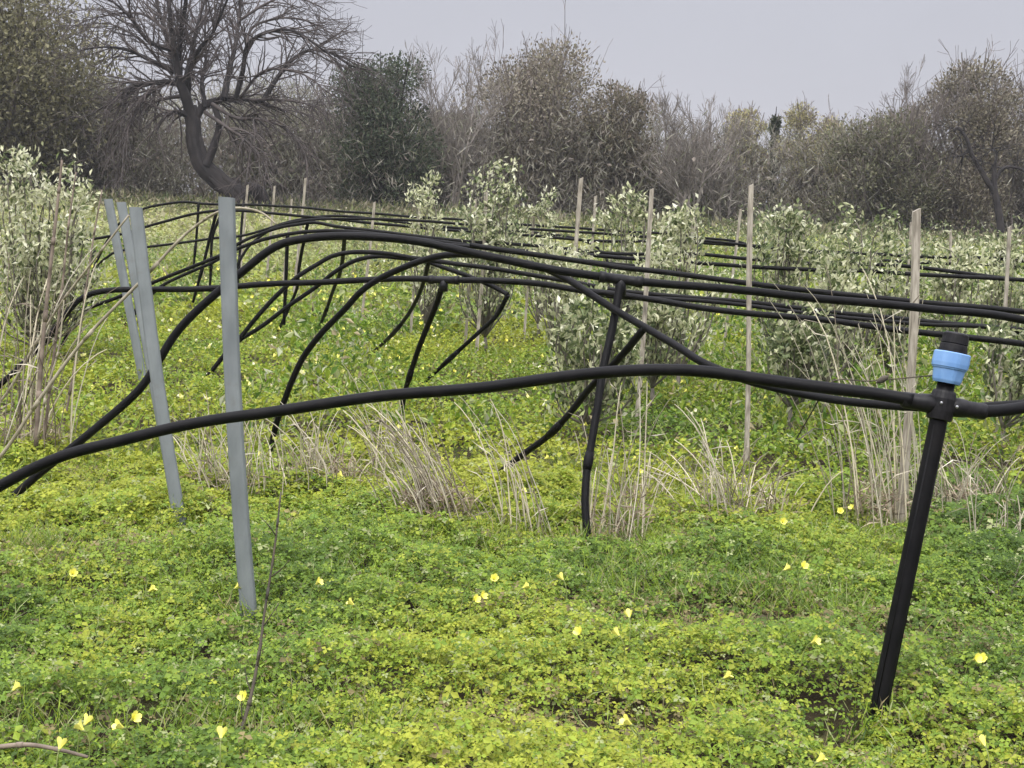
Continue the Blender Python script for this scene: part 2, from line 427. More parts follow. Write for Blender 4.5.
ra, rb = .0188, .0192
D_RISER = 4.12
pipe('thick black pipe nearest the viewer, bowed low across the field into the blue-collared riser',
     [(0, 485), (30, 469), (60, 456), (120, 440), (160, 430), (200, 422), (280, 411), (380, 398), (480, 387), (560, 376.5), (640, 371.5), (700, 372), (760, 378), (820, 385), (880, 394), (912, 401)],
     [(0, 4.75), (.5, 4.55), (1, D_RISER)], ra,
     ext0=[at(-190, 655, 4.85), at(-110, 560, 4.8)])
pipe('short end of thick black pipe leaving the right side of the blue-collared riser',
     [(972, 410), (990, 412), (1010, 411), (1030, 408), (1100, 396)], [(0, D_RISER), (1, 4.3)], ra,
     ext1=[at(1180, 400, 4.6), at(1280, 450, 4.8), at(1330, 560, 4.9)])
pipe('long black pipe arching highest across the middle, with an upright leg under its tee',
     [(25, 487), (40, 474), (70, 450), (100, 425), (140, 388), (180, 328), (222, 289), (240, 274), (283, 243), (305, 238), (336, 235.5), (380, 237), (418, 241), (458, 249), (497, 257), (560, 271), (600, 277), (625, 280), (660, 282.5), (710, 286), (760, 291), (824, 299), (900, 306), (940, 310), (970, 312), (1000, 316), (1028, 322)],
     [(0, 6.6), (.25, 6.5), (.55, 6.4), (1, 6.5)], rb, ext0=[at(8, 502, 6.6)],
     legs=[([(622, 284), (612, 330), (603, 370), (597, 410), (592, 440), (587, 470), (585, 500), (587, 533)], 6.42, .0195, None)],
     tees=[((622, 280), 6.42, .10, .027)],
     ext1=[at(1100, 345, 6.6), at(1190, 420, 6.8), at(1220, 540, 6.9)])
pipe('black pipe rising by the left sapling, then running level behind the grey posts',
     [(0, 385), (8, 378), (30, 357), (50, 335), (65, 316), (78, 301), (92, 294), (110, 291), (140, 290), (200, 288.5), (260, 285), (320, 283), (360, 280.5), (418, 278), (444, 279), (497, 281), (540, 284), (580, 290), (610, 293), (660, 300), (700, 307), (740, 312), (780, 316), (830, 321), (908, 330), (949, 334.5), (1026, 344)],
     [(0, 8.7), (.5, 8.1), (1, 7.8)], .0178,
     legs=[([(444, 282), (438, 300), (428, 325), (420, 345), (410, 375), (405, 392), (401, 419)], 8.1, .0178, None)],
     tees=[((444, 279), 8.1, .09, .026)],
     ext0=[at(-120, 505, 8.9), at(-50, 432, 8.8)], ext1=[at(1130, 372, 8), at(1220, 460, 8.2)])
pipe('black pipe climbing from a straw tuft, then sinking behind the near pipe',
     [(272, 443), (276, 425), (283, 405), (292, 381), (303, 358), (320, 335), (345, 309), (362, 291), (380, 279), (399, 269.5), (418, 261), (442, 254), (470, 253.5), (500, 259), (545, 269), (570, 280), (590, 293), (620, 313), (650, 331), (680, 348), (700, 360), (720, 369), (745, 379), (780, 389), (830, 399), (880, 405), (940, 408), (1026, 403)],
     [(0, 7.9), (.35, 7.0), (.62, 5.9), (1, 5.1)], .0168,
     legs=[([(645, 328), (630, 346), (612, 366), (590, 388), (570, 413), (548, 436), (525, 453), (498, 474)], 5.95, .0175, None)],
     ext0=[at(270, 462, 7.9)], ext1=[at(1120, 396, 5.1), at(1260, 420, 5.3)])
pipe('mid-field black pipe sweeping up from behind the tallest grey post',
     [(207, 377), (226, 353), (242, 335), (254, 320), (281, 291), (301, 274), (317, 264), (330, 256.5), (348, 252.5), (370, 252.5), (390, 254), (411, 257), (438, 260.5), (465, 265), (497, 270), (536, 276), (580, 283), (620, 290), (670, 295.5), (758, 303), (828, 312), (908, 320), (961, 324), (1003, 328)],
     [(0, 10.3), (.35, 10.0), (1, 9.2)], .0165,
     legs=[([(427, 259), (424, 281), (415, 303), (398, 328), (368, 357)], 9.9, .0165, None)],
     ext1=[at(1090, 345, 9.3), at(1150, 440, 9.5)], material='pipe_old')
pipe('mid-field black pipe crossing just below its neighbour and kinking down to a slanted foot',
     [(225, 353), (242, 339), (258, 329), (289, 305), (317, 286), (336, 271), (356, 260), (375, 256), (400, 257.5), (426, 261), (444, 267), (475, 278), (497, 288), (508, 294)],
     [(0, 10.8), (1, 10.0)], .0165,
     legs=[([(508, 294), (497, 315), (477, 334), (454, 355), (424, 383)], 10.0, .0168, None)], material='pipe_old')
pipe('slim black pipe running just above and alongside the highest arch on the right',
     [(470, 246), (495, 250), (526, 254), (586, 262), (621, 268), (660, 272.5), (719, 280), (789, 289), (860, 297), (940, 305), (1026, 312)],
     [(0, 8.6), (1, 8.0)], .0165, ext1=[at(1140, 330, 8.2), at(1250, 440, 8.4)])
pipe('slim black pipe passing under the flat run on the right beside the tall pale stalks',
     [(560, 288), (610, 297), (670, 299), (758, 307), (832, 316), (922, 324), (996, 329)], [(0, 9.6), (1, 9.2)], .0135,
     ext1=[at(1060, 350, 9.3), at(1080, 450, 9.4)], material='pipe_old')
pipe('distant black pipe rising behind the leaning grey posts to a leg by the tallest post',
     [(84, 310), (117, 297), (154, 282), (217, 257), (239, 248), (262, 239.5), (293, 233), (323, 231.5), (350, 232), (400, 237), (450, 243), (520, 252), (600, 262), (690, 272)],
     [(0, 12.4), (1, 11.4)], .0165,
     legs=[([(285, 232), (287, 249), (286, 278), (285, 300)], 12, .017, 12.2), ([(344, 233), (339, 276), (334, 288), (326, 311), (318, 330)], 11.8, .019, None)],
     ext0=[at(60, 345, 12.6), at(52, 372, 12.7)], material='pipe_old')
pipe('distant black pipe touching the one below it, its crest right of the tallest grey post',
     [(160, 287), (190, 272), (217, 260), (239, 243.5), (258, 235), (282, 227.5), (297, 225), (313, 222.5), (336, 226), (360, 229), (399, 233.5), (438, 238), (470, 242), (508, 244.5), (539, 246.5), (576, 250), (637, 254), (705, 254.5), (744, 259), (804, 263.5), (869, 264.5), (908, 266.5), (961, 273), (1000, 278), (1028, 280)],
     [(0, 13.6), (.4, 13), (1, 11)], .016,
     legs=[([(308, 224), (299, 268), (297, 288), (289, 307), (277, 334)], 13, .017, None)],
     ext0=[at(140, 305, 13.7), at(125, 325, 13.8)], ext1=[at(1120, 300, 11), at(1170, 390, 11)], material='pipe_old')
pipe('far black pipe along the top of the field, furthest back of the arched runs',
     [(130, 214), (144, 208.5), (166, 204), (185, 202), (205, 203.5), (233, 204.5), (254, 204.5), (278, 206), (325, 210), (385, 214.5), (419, 217), (462, 220), (497, 223), (560, 227), (620, 231), (690, 236)],
     [(0, 18), (1, 17)], .0155,
     legs=[([(199, 204), (197, 230), (195, 252)], 17.8, .017, 18), ([(242, 205), (242, 220), (240, 250), (238, 280)], 17.6, .017, 17.8)],
     ext0=[at(95, 250, 18), at(80, 300, 18)], ext1=[at(760, 250, 17), at(800, 310, 17)], material='pipe_old')
pipe('far black pipe close before the furthest run, dropping legs left of the tallest post',
     [(84, 241), (103, 237), (129, 232), (146, 227), (164, 222), (193, 214.5), (217, 211), (235, 211), (278, 213.5), (317, 218), (340, 219.5), (380, 224), (419, 228), (473, 232), (497, 233.5), (536, 236), (570, 239), (620, 241), (685, 242), (726, 244.5), (785, 249), (850, 253), (908, 256), (949, 257.5), (1004, 259.5), (1030, 262)],
     [(0, 15.6), (.4, 15), (1, 13)], .0155,
     legs=[([(215, 212), (209, 241), (204, 262), (198, 284)], 15.3, .018, 15.6), ([(222, 212), (213, 235), (211, 268)], 15.3, .016, 15.5)],
     ext0=[at(60, 262, 15.7), at(40, 312, 15.8)], ext1=[at(1120, 285, 13), at(1150, 350, 13)], material='pipe_old')
pipe('far black pipe low behind the posts, disappearing among the distant arches',
     [(112, 254), (131, 249), (148, 247), (174, 244), (197, 241), (217, 238), (239, 236), (262, 230), (290, 221), (330, 216), (380, 220), (430, 226), (480, 230), (540, 233)],
     [(0, 16.8), (1, 16)], .015, ext0=[at(85, 270, 16.9), at(70, 306, 17)], ext1=[at(600, 250, 16), at(620, 310, 16)], material='pipe_old')
pipe('distant black pipe in a close pair with another behind the wooden stake on the right',
     [(400, 241), (440, 244), (490, 249), (540, 252), (590, 255.5), (640, 259.5), (690, 262), (726, 264), (777, 267.5), (836, 271), (859, 271.5), (910, 274.5), (961, 277), (1004, 279.5), (1030, 281)], [(0, 11.8), (1, 11)], .0165,
     ext1=[at(1110, 310, 11), at(1140, 380, 11)], material='pipe_old')
pipe('distant black pipe half hidden in the saplings, above the close pair on the right',
     [(300, 221.5), (360, 219), (420, 221), (480, 225), (540, 229.5), (600, 234), (660, 238), (685, 240), (726, 243), (790, 250), (850, 258), (893, 261), (960, 264), (1026, 268)], [(0, 14.5), (1, 13.2)], .014,
     ext0=[at(232, 275, 14.6), at(250, 245, 14.6), at(272, 229, 14.6)], ext1=[at(1090, 290, 13), at(1110, 350, 13)], material='pipe_old')

# ------------------------------------------------------------------ the near riser with its blue collar
foot = at(875, 726, 4.14); top = at(956.5, 334, D_RISER)
axis_ = (top - foot); LEN = np.linalg.norm(axis_); axis_ /= LEN
pxm = D_RISER / F
rt = thing('riser_pipe', foot, 'black upright water riser with a blue compression collar, leaning beside a soil hole', 'water riser')
def along(f): return foot + axis_ * f
h_of = lambda py: LEN * (726 - py) / (726 - 334)
mb = MB(); mb.tube([along(x) for x in np.linspace(-.12, h_of(380), 14)], 8.7 * pxm, 24)
for a in (.9, 2.6, 4.4, 5.6):     # raised moulding stripe along the pipe
    nr = np.cross(axis_, [0, 1, 0]); nr /= np.linalg.norm(nr); bi = np.cross(axis_, nr)
    o = (nr * math.cos(a) + bi * math.sin(a)) * 8.5 * pxm
    mb.tube([along(.02) + o, along(h_of(425)) + o], .0022, 6)
mb.build('standpipe', M['pipe'], rt, foot)
mb = MB(); h0 = h_of(383)
prof = [(0, 11), (0, 13), (.2 * 14, 14.2), (14, 15.8), (14.4, 16.8), (15.6, 17), (16, 17.8), (20, 18.2), (30, 18), (31, 17), (31, 13)]
mb.lathe(along(h0), axis_, [(a * pxm, r * pxm) for a, r in prof], 32, .035); mb.build('compression_collar', M['blue'], rt, foot)
mb = MB(); h1 = h_of(352)
prof = [(-3, 12), (-3, 14.2), (3, 13.8), (7, 13.2), (8, 12.6), (8.6, 13.4), (17.5, 12.7), (18.6, 12.2), (19.6, 10), (19.8, 0.01)]
mb.lathe(along(h1), axis_, [(a * pxm, r * pxm) for a, r in prof], 28); mb.build('threaded_cap', M['rubber'], rt, foot)
mb = MB(); hs = h_of(405); c = along(hs)
mb.lathe(along(hs - 15 * pxm), axis_, [(0, 10.6 * pxm), (1 * pxm, 12.5 * pxm), (10 * pxm, 13.4 * pxm), (22 * pxm, 13.2 * pxm), (28 * pxm, 11.6 * pxm), (30 * pxm, 10.6 * pxm)], 24)
lft = at(902, 399.5, D_RISER); rgh = at(986, 412, D_RISER)
for e_ in (lft, rgh):
    d = e_ - c
    mb.tube([c, c + d * .35, c + d * .55, c + d * .57, c + d * .95, c + d], np.array([9.5, 9.8, 9, 8.4, 8.2, 7.4]) * pxm, 16)
sad = mb.build('saddle_tee', M['rubber'], rt, foot)
for px, py in ((941.5, 403), (957, 407)):
    p = at(px, py, D_RISER - 13.0 * pxm); mb = MB()
    mb.lathe(p + np.array([0, .004, 0]), np.array([0.05, -1, .1]), [(0, .0045), (.005, .0045), (.0065, .003), (.007, .0001)], 6); mb.build('screw', M['screw'], sad, foot)

# ------------------------------------------------------------------ grey steel posts
def steel_post(label, tp, bp_, wpx, dtop=None, bend=0, yawd=0):
    b_ = ground_cov(*bp_); d = float(np.dot(b_ - EYEP, fwd)); t_ = at(*tp, dtop or d)
    w_ = wpx * d / F
    root = thing('steel_post', b_, label, 'post', 'grey steel posts along the left')
    th = .0035; k = w_ / 2; dp = w_ * .5
    dp = w_ * .42; f_ = w_ * .13
    arc = [(k, f_ * 1.2), (k - f_ * .35, f_ * .35), (k - f_, 0), (k * .30, -.0012), (-k * .30, -.0012), (-k + f_, 0), (-k + f_ * .35, f_ * .35), (-k, f_ * 1.2)]
    inn = [(-k + th, f_ * 1.3), (-k + f_ + th * .5, th), (-k * .25, th * 1.6), (k * .25, th * 1.6), (k - f_ - th * .5, th), (k - th, f_ * 1.3)]
    out = arc + [(-k, dp), (-k + th, dp)] + inn + [(k - th, dp), (k, dp)]
    side = np.array([math.cos(R(yawd)), math.sin(R(yawd)), 0])
    mb = MB()
    ax = (t_ - b_) / np.linalg.norm(t_ - b_)
    N = 7
    P = [b_ - ax * .3 + (t_ - b_ + ax * .3) * f + side * bend * math.sin(math.pi * f) for f in np.linspace(0, 1, N)]
    pr = np.asarray(out); nn = len(pr); rows = []
    for i_ in range(N):
        dd = P[min(i_ + 1, N - 1)] - P[max(i_ - 1, 0)]; dd /= np.linalg.norm(dd)
        sx = side - dd * np.dot(side, dd); sx /= np.linalg.norm(sx); sy = np.cross(dd, sx)
        if sy[1] < 0: sy = -sy
        tilt_ = (pr[:, :1] * .12) * ax if i_ == N - 1 else 0
        rows.append(P[i_] + pr[:, :1] * sx + pr[:, 1:] * sy - tilt_)
    i_, j_ = np.meshgrid(np.arange(N - 1), np.arange(nn), indexing='ij'); j2 = (j_ + 1) % nn
    mb.add(np.concatenate(rows), np.stack([i_ * nn + j_, i_ * nn + j2, (i_ + 1) * nn + j2, (i_ + 1) * nn + j_], -1).reshape(-1, 4), None, smooth=False)
    mb.build('channel', M['galv'], root, b_)
    return root
steel_post('tallest grey steel post standing alone in front of the pipes', (225, 197), (250, 612), 16.2, bend=-.02, yawd=-8)
steel_post('grey steel post leaning left, nearest of the three bunched by the pale sapling', (135, 207), (178, 502), 12.8, bend=-.015, yawd=6)
steel_post('grey steel post between two others of the leaning bunch', (121, 202), (164, 440), 9.5, yawd=12)
steel_post('grey steel post furthest back in the leaning bunch, beside the pale sapling', (107, 199), (143, 385), 8.5, yawd=-12)

# ------------------------------------------------------------------ wooden stakes
def stake(label, tp, bp_, d, wpx, square=True, group='wooden stakes of the plantation'):
    t_ = at(*tp, d); q = at(*bp_, d); dr = (q - t_) / np.linalg.norm(q - t_)
    p = t_.copy(); L_ = 0
    while p[2] > gz(p[0], p[1]) and L_ < 4: p = p + dr * .02; L_ += .02
    w_ = .76 * wpx * d / F; p2 = p + dr * .12
    mb = MB(); N = 8; k = w_ / 2; rows = []
    side = np.array([math.cos(.3), math.sin(.3), 0])
    prf = np.array([(-k, -k * .6), (k * .9, -k * .7), (k, k * .5), (-k * .85, k * .7)])
    for i_ in range(N):
        f = i_ / (N - 1); c_ = p2 + (t_ - p2) * f + np.array([1, 0, 0]) * w_ * .25 * math.sin(5 * f + wpx)
        ax = -dr; sx = side - ax * np.dot(side, ax); sx /= np.linalg.norm(sx); sy = np.cross(ax, sx)
        sc = rng.uniform(.88, 1.08)
        rows.append(c_ + sc * (prf[:, :1] * sx + prf[:, 1:] * sy) + (ax * prf[:, :1] * .5 if i_ == N - 1 else 0))
    i_, j_ = np.meshgrid(np.arange(N - 1), np.arange(4), indexing='ij'); j2 = (j_ + 1) % 4
    q_ = list(np.stack([i_ * 4 + j_, i_ * 4 + j2, (i_ + 1) * 4 + j2, (i_ + 1) * 4 + j_], -1).reshape(-1, 4)) + [np.array([N * 4 - 4, N * 4 - 3, N * 4 - 2, N * 4 - 1])]
    mb.add(np.concatenate(rows), q_, None, smooth=False)
    o = mb.build('wooden_stake', M['wood'], None, p); o.location = p
    return tag(o, label, 'stake', group)
stake('broad split wooden stake on the right, the thickest one, left of the blue collar', (917, 210), (902, 530), 6.8, 11)
stake('tall wooden stake with a knobbly middle right of centre, between two leafy saplings', (752, 185), (745, 470), 8.2, 6.5)
stake('straight wooden stake leaning right above the tee of the highest arch', (653, 189), (647, 272), 9.6, 6)
stake('wooden stake leaning right in the gap between the two middle saplings', (582, 178), (575, 250), 11.5, 5.5)
for l, tp, bp_, d, w_ in [
    ('thin wooden stake in front of the tallest middle sapling', (486, 192), (483, 247), 13, 4.6),
    ('thin wooden stake just left of the tallest middle sapling', (475, 199), (472, 247), 13.6, 4),
    ('thin wooden stake under the small round sapling, left of centre', (419, 203), (417, 237), 15, 3.6),
    ('short wooden stake standing before the dark evergreen', (374, 202), (371, 232), 15, 3.8),
    ('thin tall wooden stake right of the bare tree trunk', (305, 178), (301, 222), 18, 3.6),
    ('small wooden stake beside the thin tall one right of the bare trunk', (291, 199), (289, 223), 19, 3.2),
    ('small wooden stake right under the bare tree', (274, 186), (272, 214), 20, 3.4),
    ('dim wooden stake against the bare tree trunk', (247, 185), (245, 215), 21, 3),
    ('wooden stake peeking out right of the tallest middle sapling', (534, 206), (532, 234), 15, 3.2),
    ('thin wooden stake left of the conical sapling right of centre', (595, 196), (593, 228), 14, 3.2),
    ('short wooden stake rising from the pale low sapling', (694, 217), (691, 244), 13, 4),
    ('small leaning wooden stake just left of the tall knobbly stake', (740, 209), (737, 236), 14, 3.4),
    ('wooden stake in front of the bushy sapling right of the knobbly stake', (804, 217), (801, 262), 12, 3.4),
    ('slim wooden stake close behind the broad split stake', (911, 222), (909, 250), 12, 3.6),
    ('small wooden stake in the low growth between the broad stake and the right edge', (950, 230), (950, 248), 15, 3),
    ('wooden stake beside the last sapling at the right edge', (1010, 227), (1005, 300), 9.5, 5),
    ]: stake(l, tp, bp_, d, w_)

# ------------------------------------------------------------------ young staked olive trees
OL = [(.60, .60, .39), (.43, .45, .25), (.17, .21, .09), (.08, .105, .045), (.70, .70, .52)]
def sapling(label, cx, ty, by, wpx, d, dens=1.0, wt=(.26, .27, .23, .14, .10), shape=1.0):
    c = at(cx, by, d); top_ = at(cx, ty, d)
    bx, by_ = c[0], c[1]; b_ = np.array([bx, by_, gz(bx, by_)])
    w_ = wpx * d / F; H = top_[2] - b_[2]; lo = max(c[2] - b_[2], .15)
    root = thing('olive_sapling', b_, label, 'young olive tree', 'young olive trees')
    mb = MB(); lf = MB()
    lo = min(lo, .45); fork = b_ + np.array([0, 0, lo * .5])
    mb.tube([b_ - [0, 0, .05], b_ + [.01, 0, lo * .3], fork], [.022, .018, .015], 8)
    ns = int(11 * dens) + 8
    P = []; D = []
    for k in range(ns):
        a = rng.uniform(0, 2 * math.pi); rr = w_ * .5 * math.sqrt(rng.uniform(0, 1)) * rng.uniform(.7, 1.1)
        zt = lo + (H - lo) * (rng.uniform(.22, 1.0) if k else 1.0) * (1 - .55 * shape * (rr / (w_ * .5 + 1e-6)) ** 2)
        e_ = b_ + np.array([rr * math.cos(a), rr * math.sin(a) * .8, zt])
        m_ = fork + (e_ - fork) * .5 + np.array([rr * math.cos(a) * .25, rr * math.sin(a) * .25, -.02 + rng.normal(0, .03)])
        pth = smooth_path([fork, m_, e_, e_ + np.array([rng.normal(0, .05), rng.normal(0, .05), .06])], 6)
        mb.tube(pth, np.linspace(.009, .0025, len(pth)), 5)
        nl = int(40 + 34 * rng.random())
        f = rng.uniform(.18, 1.0, nl); i_ = f * (len(pth) - 1.001); ii = i_.astype(int)
        pp = pth[ii] + (pth[ii + 1] - pth[ii]) * (i_ - ii)[:, None]
        # short side shoots
        sh = rdir(nl) * rng.uniform(0, .085, (nl, 1)) * (w_ / .6 + .4)
        tdir = pth[np.minimum(ii + 1, len(pth) - 1)] - pth[ii]; tdir /= np.linalg.norm(tdir, axis=1)[:, None] + 1e-9
        P.append(pp + sh); kt = 22; P.append(pth[-1] + rng.normal(0, .05, (kt, 3))); D.append(tdir * .7 + rdir(nl) * .8 + [0, 0, .25]); D.append(rdir(kt) + [0, 0, .5])
    P = np.concatenate(P); D = np.concatenate(D); n_ = len(P)
    cc = pick(OL, n_, wt, .2)
    kites(lf, P, D, rdir(n_), rng.uniform(.036, .072, n_), rng.uniform(.018, .032, n_), cc, .10)
    mb.build('trunk', M['bark_young'], root, b_)
    lf.build('foliage', M['leaf'], root, b_, colors=True)
SP = [
 ('large pale-leaved olive sapling at the left edge, behind tall brown dead stems', 38, 156, 330, 124, 11.5, 5.5, (.30, .24, .16, .08, .22), .5),
 ('small round olive sapling in front of the dark evergreen', 428, 178, 232, 46, 14.5, .9, (.36, .24, .14, .06, .20), .7),
 ('tallest olive sapling in the middle with a dark-hearted crown', 488, 158, 258, 88, 13.2, 2.6, (.22, .25, .26, .17, .10), .8),
 ('narrow olive sapling just right of the tallest middle one', 541, 192, 250, 38, 15, .8, (.3, .27, .2, .1, .13), .6),
 ('low pale olive sapling touching the highest arch in the middle', 566, 232, 290, 64, 11, 1.0, (.34, .22, .14, .06, .24), .8),
 ('conical olive sapling right of the leaning middle stake', 624, 180, 280, 58, 13, 1.4, (.26, .28, .24, .12, .10), 1.0),
 ('greyish olive sapling low behind the upright drop leg', 585, 294, 402, 92, 8.9, 1.7, (.14, .26, .30, .24, .06), .6),
 ('pale yellowish olive sapling between the two tall middle stakes', 682, 212, 300, 74, 11, 1.6, (.34, .24, .16, .08, .18), .7),
 ('bushy olive sapling right of the knobbly stake', 788, 203, 290, 84, 11.5, 1.6, (.20, .26, .28, .18, .08), .7),
 ('wide olive sapling left of the broad split stake', 856, 215, 300, 80, 11.2, 1.5, (.22, .26, .27, .17, .08), .7),
 ('low dark olive sapling in the grass below the knobbly stake', 792, 312, 378, 80, 9.5, 1.5, (.10, .22, .34, .30, .04), .7),
 ('olive sapling peeping low behind the broad split stake', 893, 244, 316, 50, 11.6, 1.1, (.28, .26, .22, .14, .10), .7),
 ('light green olive sapling between the broad stake and the right edge', 952, 240, 330, 66, 12, 1.4, (.34, .27, .18, .07, .14), .7),
 ('olive sapling at the right edge beside the last stake', 1004, 230, 310, 62, 13, 1.2, (.30, .26, .22, .10, .12), .6),
 ('dull olive sapling close behind the blue collar', 1006, 330, 392, 54, 8.7, .5, (.16, .26, .32, .22, .04), .7),
 ('low pale olive sapling beneath the tee of the highest arch', 655, 262, 330, 60, 10.2, 1.0, (.3, .26, .24, .12, .08), .7),
 ('pale low olive sapling tucked between pipes left of the broad stake', 828, 268, 322, 70, 10.2, 1.0, (.36, .26, .2, .08, .10), .7),
 ]
for s_ in SP: sapling(*s_)

# ------------------------------------------------------------------ dry grass clumps
ST = [(.56, .51, .39), (.39, .345, .26), (.26, .215, .165), (.66, .61, .49), (.16, .13, .10)]
def clump(label, px, py, wpx, toppx, n, lean, spread, wt=(.34, .28, .18, .14, .06), thick=.0028, low=0, name='dry_grass_clump', cat='dry grass'):
    c = ground_cov(px, py, .5); d = float(np.dot(c - EYEP, fwd)); thick = thick * .95; n = int(n * 1.2); low = low * 2; b_ = np.array([c[0], c[1], gz(c[0], c[1])])
    H = (py - toppx) * d / F; w_ = wpx * d / F
    mb = MB()
    for k in range(n):
        p = b_ + np.array([rng.normal(0, w_ * .28), rng.normal(0, w_ * .26), 0]); p[2] = gz(p[0], p[1]) - .02
        h = H * rng.uniform(.45, 1.0) if rng.random() < .7 else H * rng.uniform(.2, .5)
        dx = lean * h + rng.normal(0, spread) * h; dy = rng.normal(0, spread) * h
        dr = rng.normal(0, .12) * h
        e_ = p + np.array([dx, dy, h * .95])
        m_ = p + np.array([dx * .35 + dr * .2, dy * .4, h * .5])
        pth = smooth_path([p, m_, e_, e_ + (e_ - m_) * .22 + np.array([0, 0, -.05 * h])], 4)
        col_ = pick(ST, 1, wt, .15)[0]
        tk_ = thick * (1.55 if rng.random() < .2 else 1)
        if tk_ > thick: col_ = np.array((.74, .67, .50)) * rng.uniform(.8, 1.1)
        mb.tube(pth, np.linspace(tk_, tk_ * .4, len(pth)), 4, col=col_, caps=False)
        # curled dead blades along the stem
        nb = rng.integers(1, 3)
        f = rng.uniform(.1, .75, nb); ii = (f * (len(pth) - 1)).astype(int)
        dd = rdir(nb); dd[:, 2] = rng.uniform(-.5, .8, nb)
        kites(mb, pth[ii], dd, rdir(nb), rng.uniform(.04, .13, nb) * (H / .5 + .4) * .7, thick * 2.2, pick(ST, nb, wt), .2)
    if low:
        a = rng.uniform(0, 2 * math.pi, low); rr = w_ * .5 * np.sqrt(rng.random(low))
        p = np.stack([b_[0] + rr * np.cos(a), b_[1] + rr * np.sin(a) * .8, np.zeros(low)], 1)
        p[:, 2] = hgt(p[:, 0], p[:, 1]) + rng.uniform(0, .22, low) * min(1, H * 1.4)
        dd = rdir(low); dd[:, 0] += lean; dd[:, 2] += .4
        kites(mb, p, dd, rdir(low), rng.uniform(.05, .14, low), .007, pick([(.36, .29, .2), (.25, .19, .135), (.48, .40, .28), (.15, .11, .08)], low), .2)
    o = mb.build(name, M['dry'], None, b_, colors=True); o.location = b_
    return tag(o, label, cat, 'dry grass clumps')
clump('dense brown dry grass clump leaning left, in the open left of the middle', 440, 517, 70, 392, 100, -.40, .12, (.22, .30, .28, .08, .12), .0028, 260)
clump('straw grass clump behind the foot of the tallest grey post', 228, 492, 70, 385, 60, -.12, .28, low=60)
clump('tangled straw clump under the near pipe, right of the tallest grey post', 318, 478, 90, 385, 80, -.08, .25, low=150)
clump('loose pale stalks leaning left in front of the hanging leg in the middle', 528, 532, 46, 372, 16, -.30, .14, (.5, .2, .1, .2, 0))
clump('upright pale stalks around the foot of the upright drop leg', 614, 534, 58, 365, 26, .02, .16, (.5, .22, .12, .16, 0), low=70)
clump('greyish tangled weed clump at the foot of the tall knobbly stake', 748, 512, 100, 420, 70, -.02, .42, (.2, .3, .3, .1, .1), .003, 170)
clump('tallest straw-coloured stalks in front of the broad split stake', 884, 528, 84, 258, 44, -.16, .14, (.46, .24, .1, .2, 0), .003, 170)
clump('ragged dry clump right of the leaning riser', 968, 508, 64, 412, 50, -.08, .34, (.3, .3, .24, .1, .06), low=120)
clump('sparse thin stalks bending over left of the tall knobbly stake', 716, 520, 60, 385, 14, -.32, .2, (.5, .24, .1, .16, 0))
clump('single group of bowed stems at the far right edge', 1005, 545, 50, 400, 14, -.06, .26, (.46, .3, .1, .14, 0))
clump('scattered straw under the near pipe behind the leaning post', 196, 470, 50, 400, 18, .2, .3)
clump('tall brown dead weed clump at the left edge among crossing canes', 30, 452, 64, 215, 38, .06, .16, (.16, .26, .34, .08, .16), .0038, 150)
clump('short straw tuft by the mound left of the middle', 640, 500, 60, 440, 22, .0, .35, low=40)
clump('dry tuft low in the grass right of the near riser foot', 1010, 600, 40, 540, 14, .1, .4)
clump('pale stalks rising beside the hanging legs left of the middle', 392, 470, 50, 345, 18, -.25, .14, (.5, .2, .1, .2, 0))

# long dead canes and stems
def cane(label, pts, d0, d1, r0_, r1_, material='cane', name='dead_cane', leaf=None, cat='dead stem'):
    P = [at(px, py, d0 + (d1 - d0) * i_ / (len(pts) - 1)) for i_, (px, py) in enumerate(pts)]
    C = smooth_path(P, 6); b_ = C[np.argmin(C[:, 2])].copy()
    mb = MB(); mb.tube(C, np.linspace(r0_, r1_, len(C)), 7)
    if name == 'withered_stalk':
        for k in (8, 13, 17, 22, 27, 31):
            a_ = C[k]; b2_ = a_ + np.array([rng.normal(0, .03), rng.normal(0, .03), .05 + .03 * rng.random()])
            mb.tube(smooth_path([a_, (a_ + b2_) / 2 + rng.normal(0, .006, 3), b2_], 3), [.002] * 4 + [.0012] * 3, 5)
    for k in range(4, len(C) - 3, 7): mb.tube(C[k:k + 2], [np.interp(k, [0, len(C)], [r0_, r1_]) * 1.25] * 2, 7)
    o = mb.build(name, M[material], None, b_); o.location = b_
    return tag(o, label, cat, 'long dead canes')
gA = ground(-20, 478); dA = float(np.dot(gA - EYEP, fwd))
cane('long pale cane leaning right across the leaning grey posts', [(-22, 480), (0, 457), (39, 400), (84, 340), (140, 282), (197, 225), (218, 212), (240, 208), (262, 213), (276, 224)], 6.4, 6.0, .0095, .004)
cane('greyish cane crossing behind the leaning posts, bent at the left edge', [(-30, 430), (0, 402), (39, 338), (64, 299), (94, 260), (129, 215)], 7.6, 7.2, .0085, .005)
cane('thick brown dead stem standing straight among the left weeds', [(36, 446), (40, 380), (46, 310), (53, 245), (58, 200), (62, 160)], 7.3, 7.3, .013, .006, 'deadstem')
cane('slimmer brown dead stem right of the thick one at the left edge', [(44, 440), (52, 370), (62, 290), (68, 230), (76, 172)], 7.5, 7.5, .009, .004, 'deadstem')
cane('thin dead stem leaning towards the bunched grey posts', [(60, 445), (74, 370), (86, 290), (94, 235), (102, 190)], 8, 8, .008, .004, 'deadstem')
cane('short pale crooked stem at the foot of the left weeds', [(38, 438), (47, 390), (58, 352), (64, 300)], 6.9, 6.9, .006, .003)
cane('dark withered stalk rising in the foreground beside the tallest grey post', [(226, 775), (240, 735), (250, 700), (258, 660), (265, 610), (275, 545), (281, 492)], 3.72, 4.0, .0062, .0025, 'darkstem', 'withered_stalk')
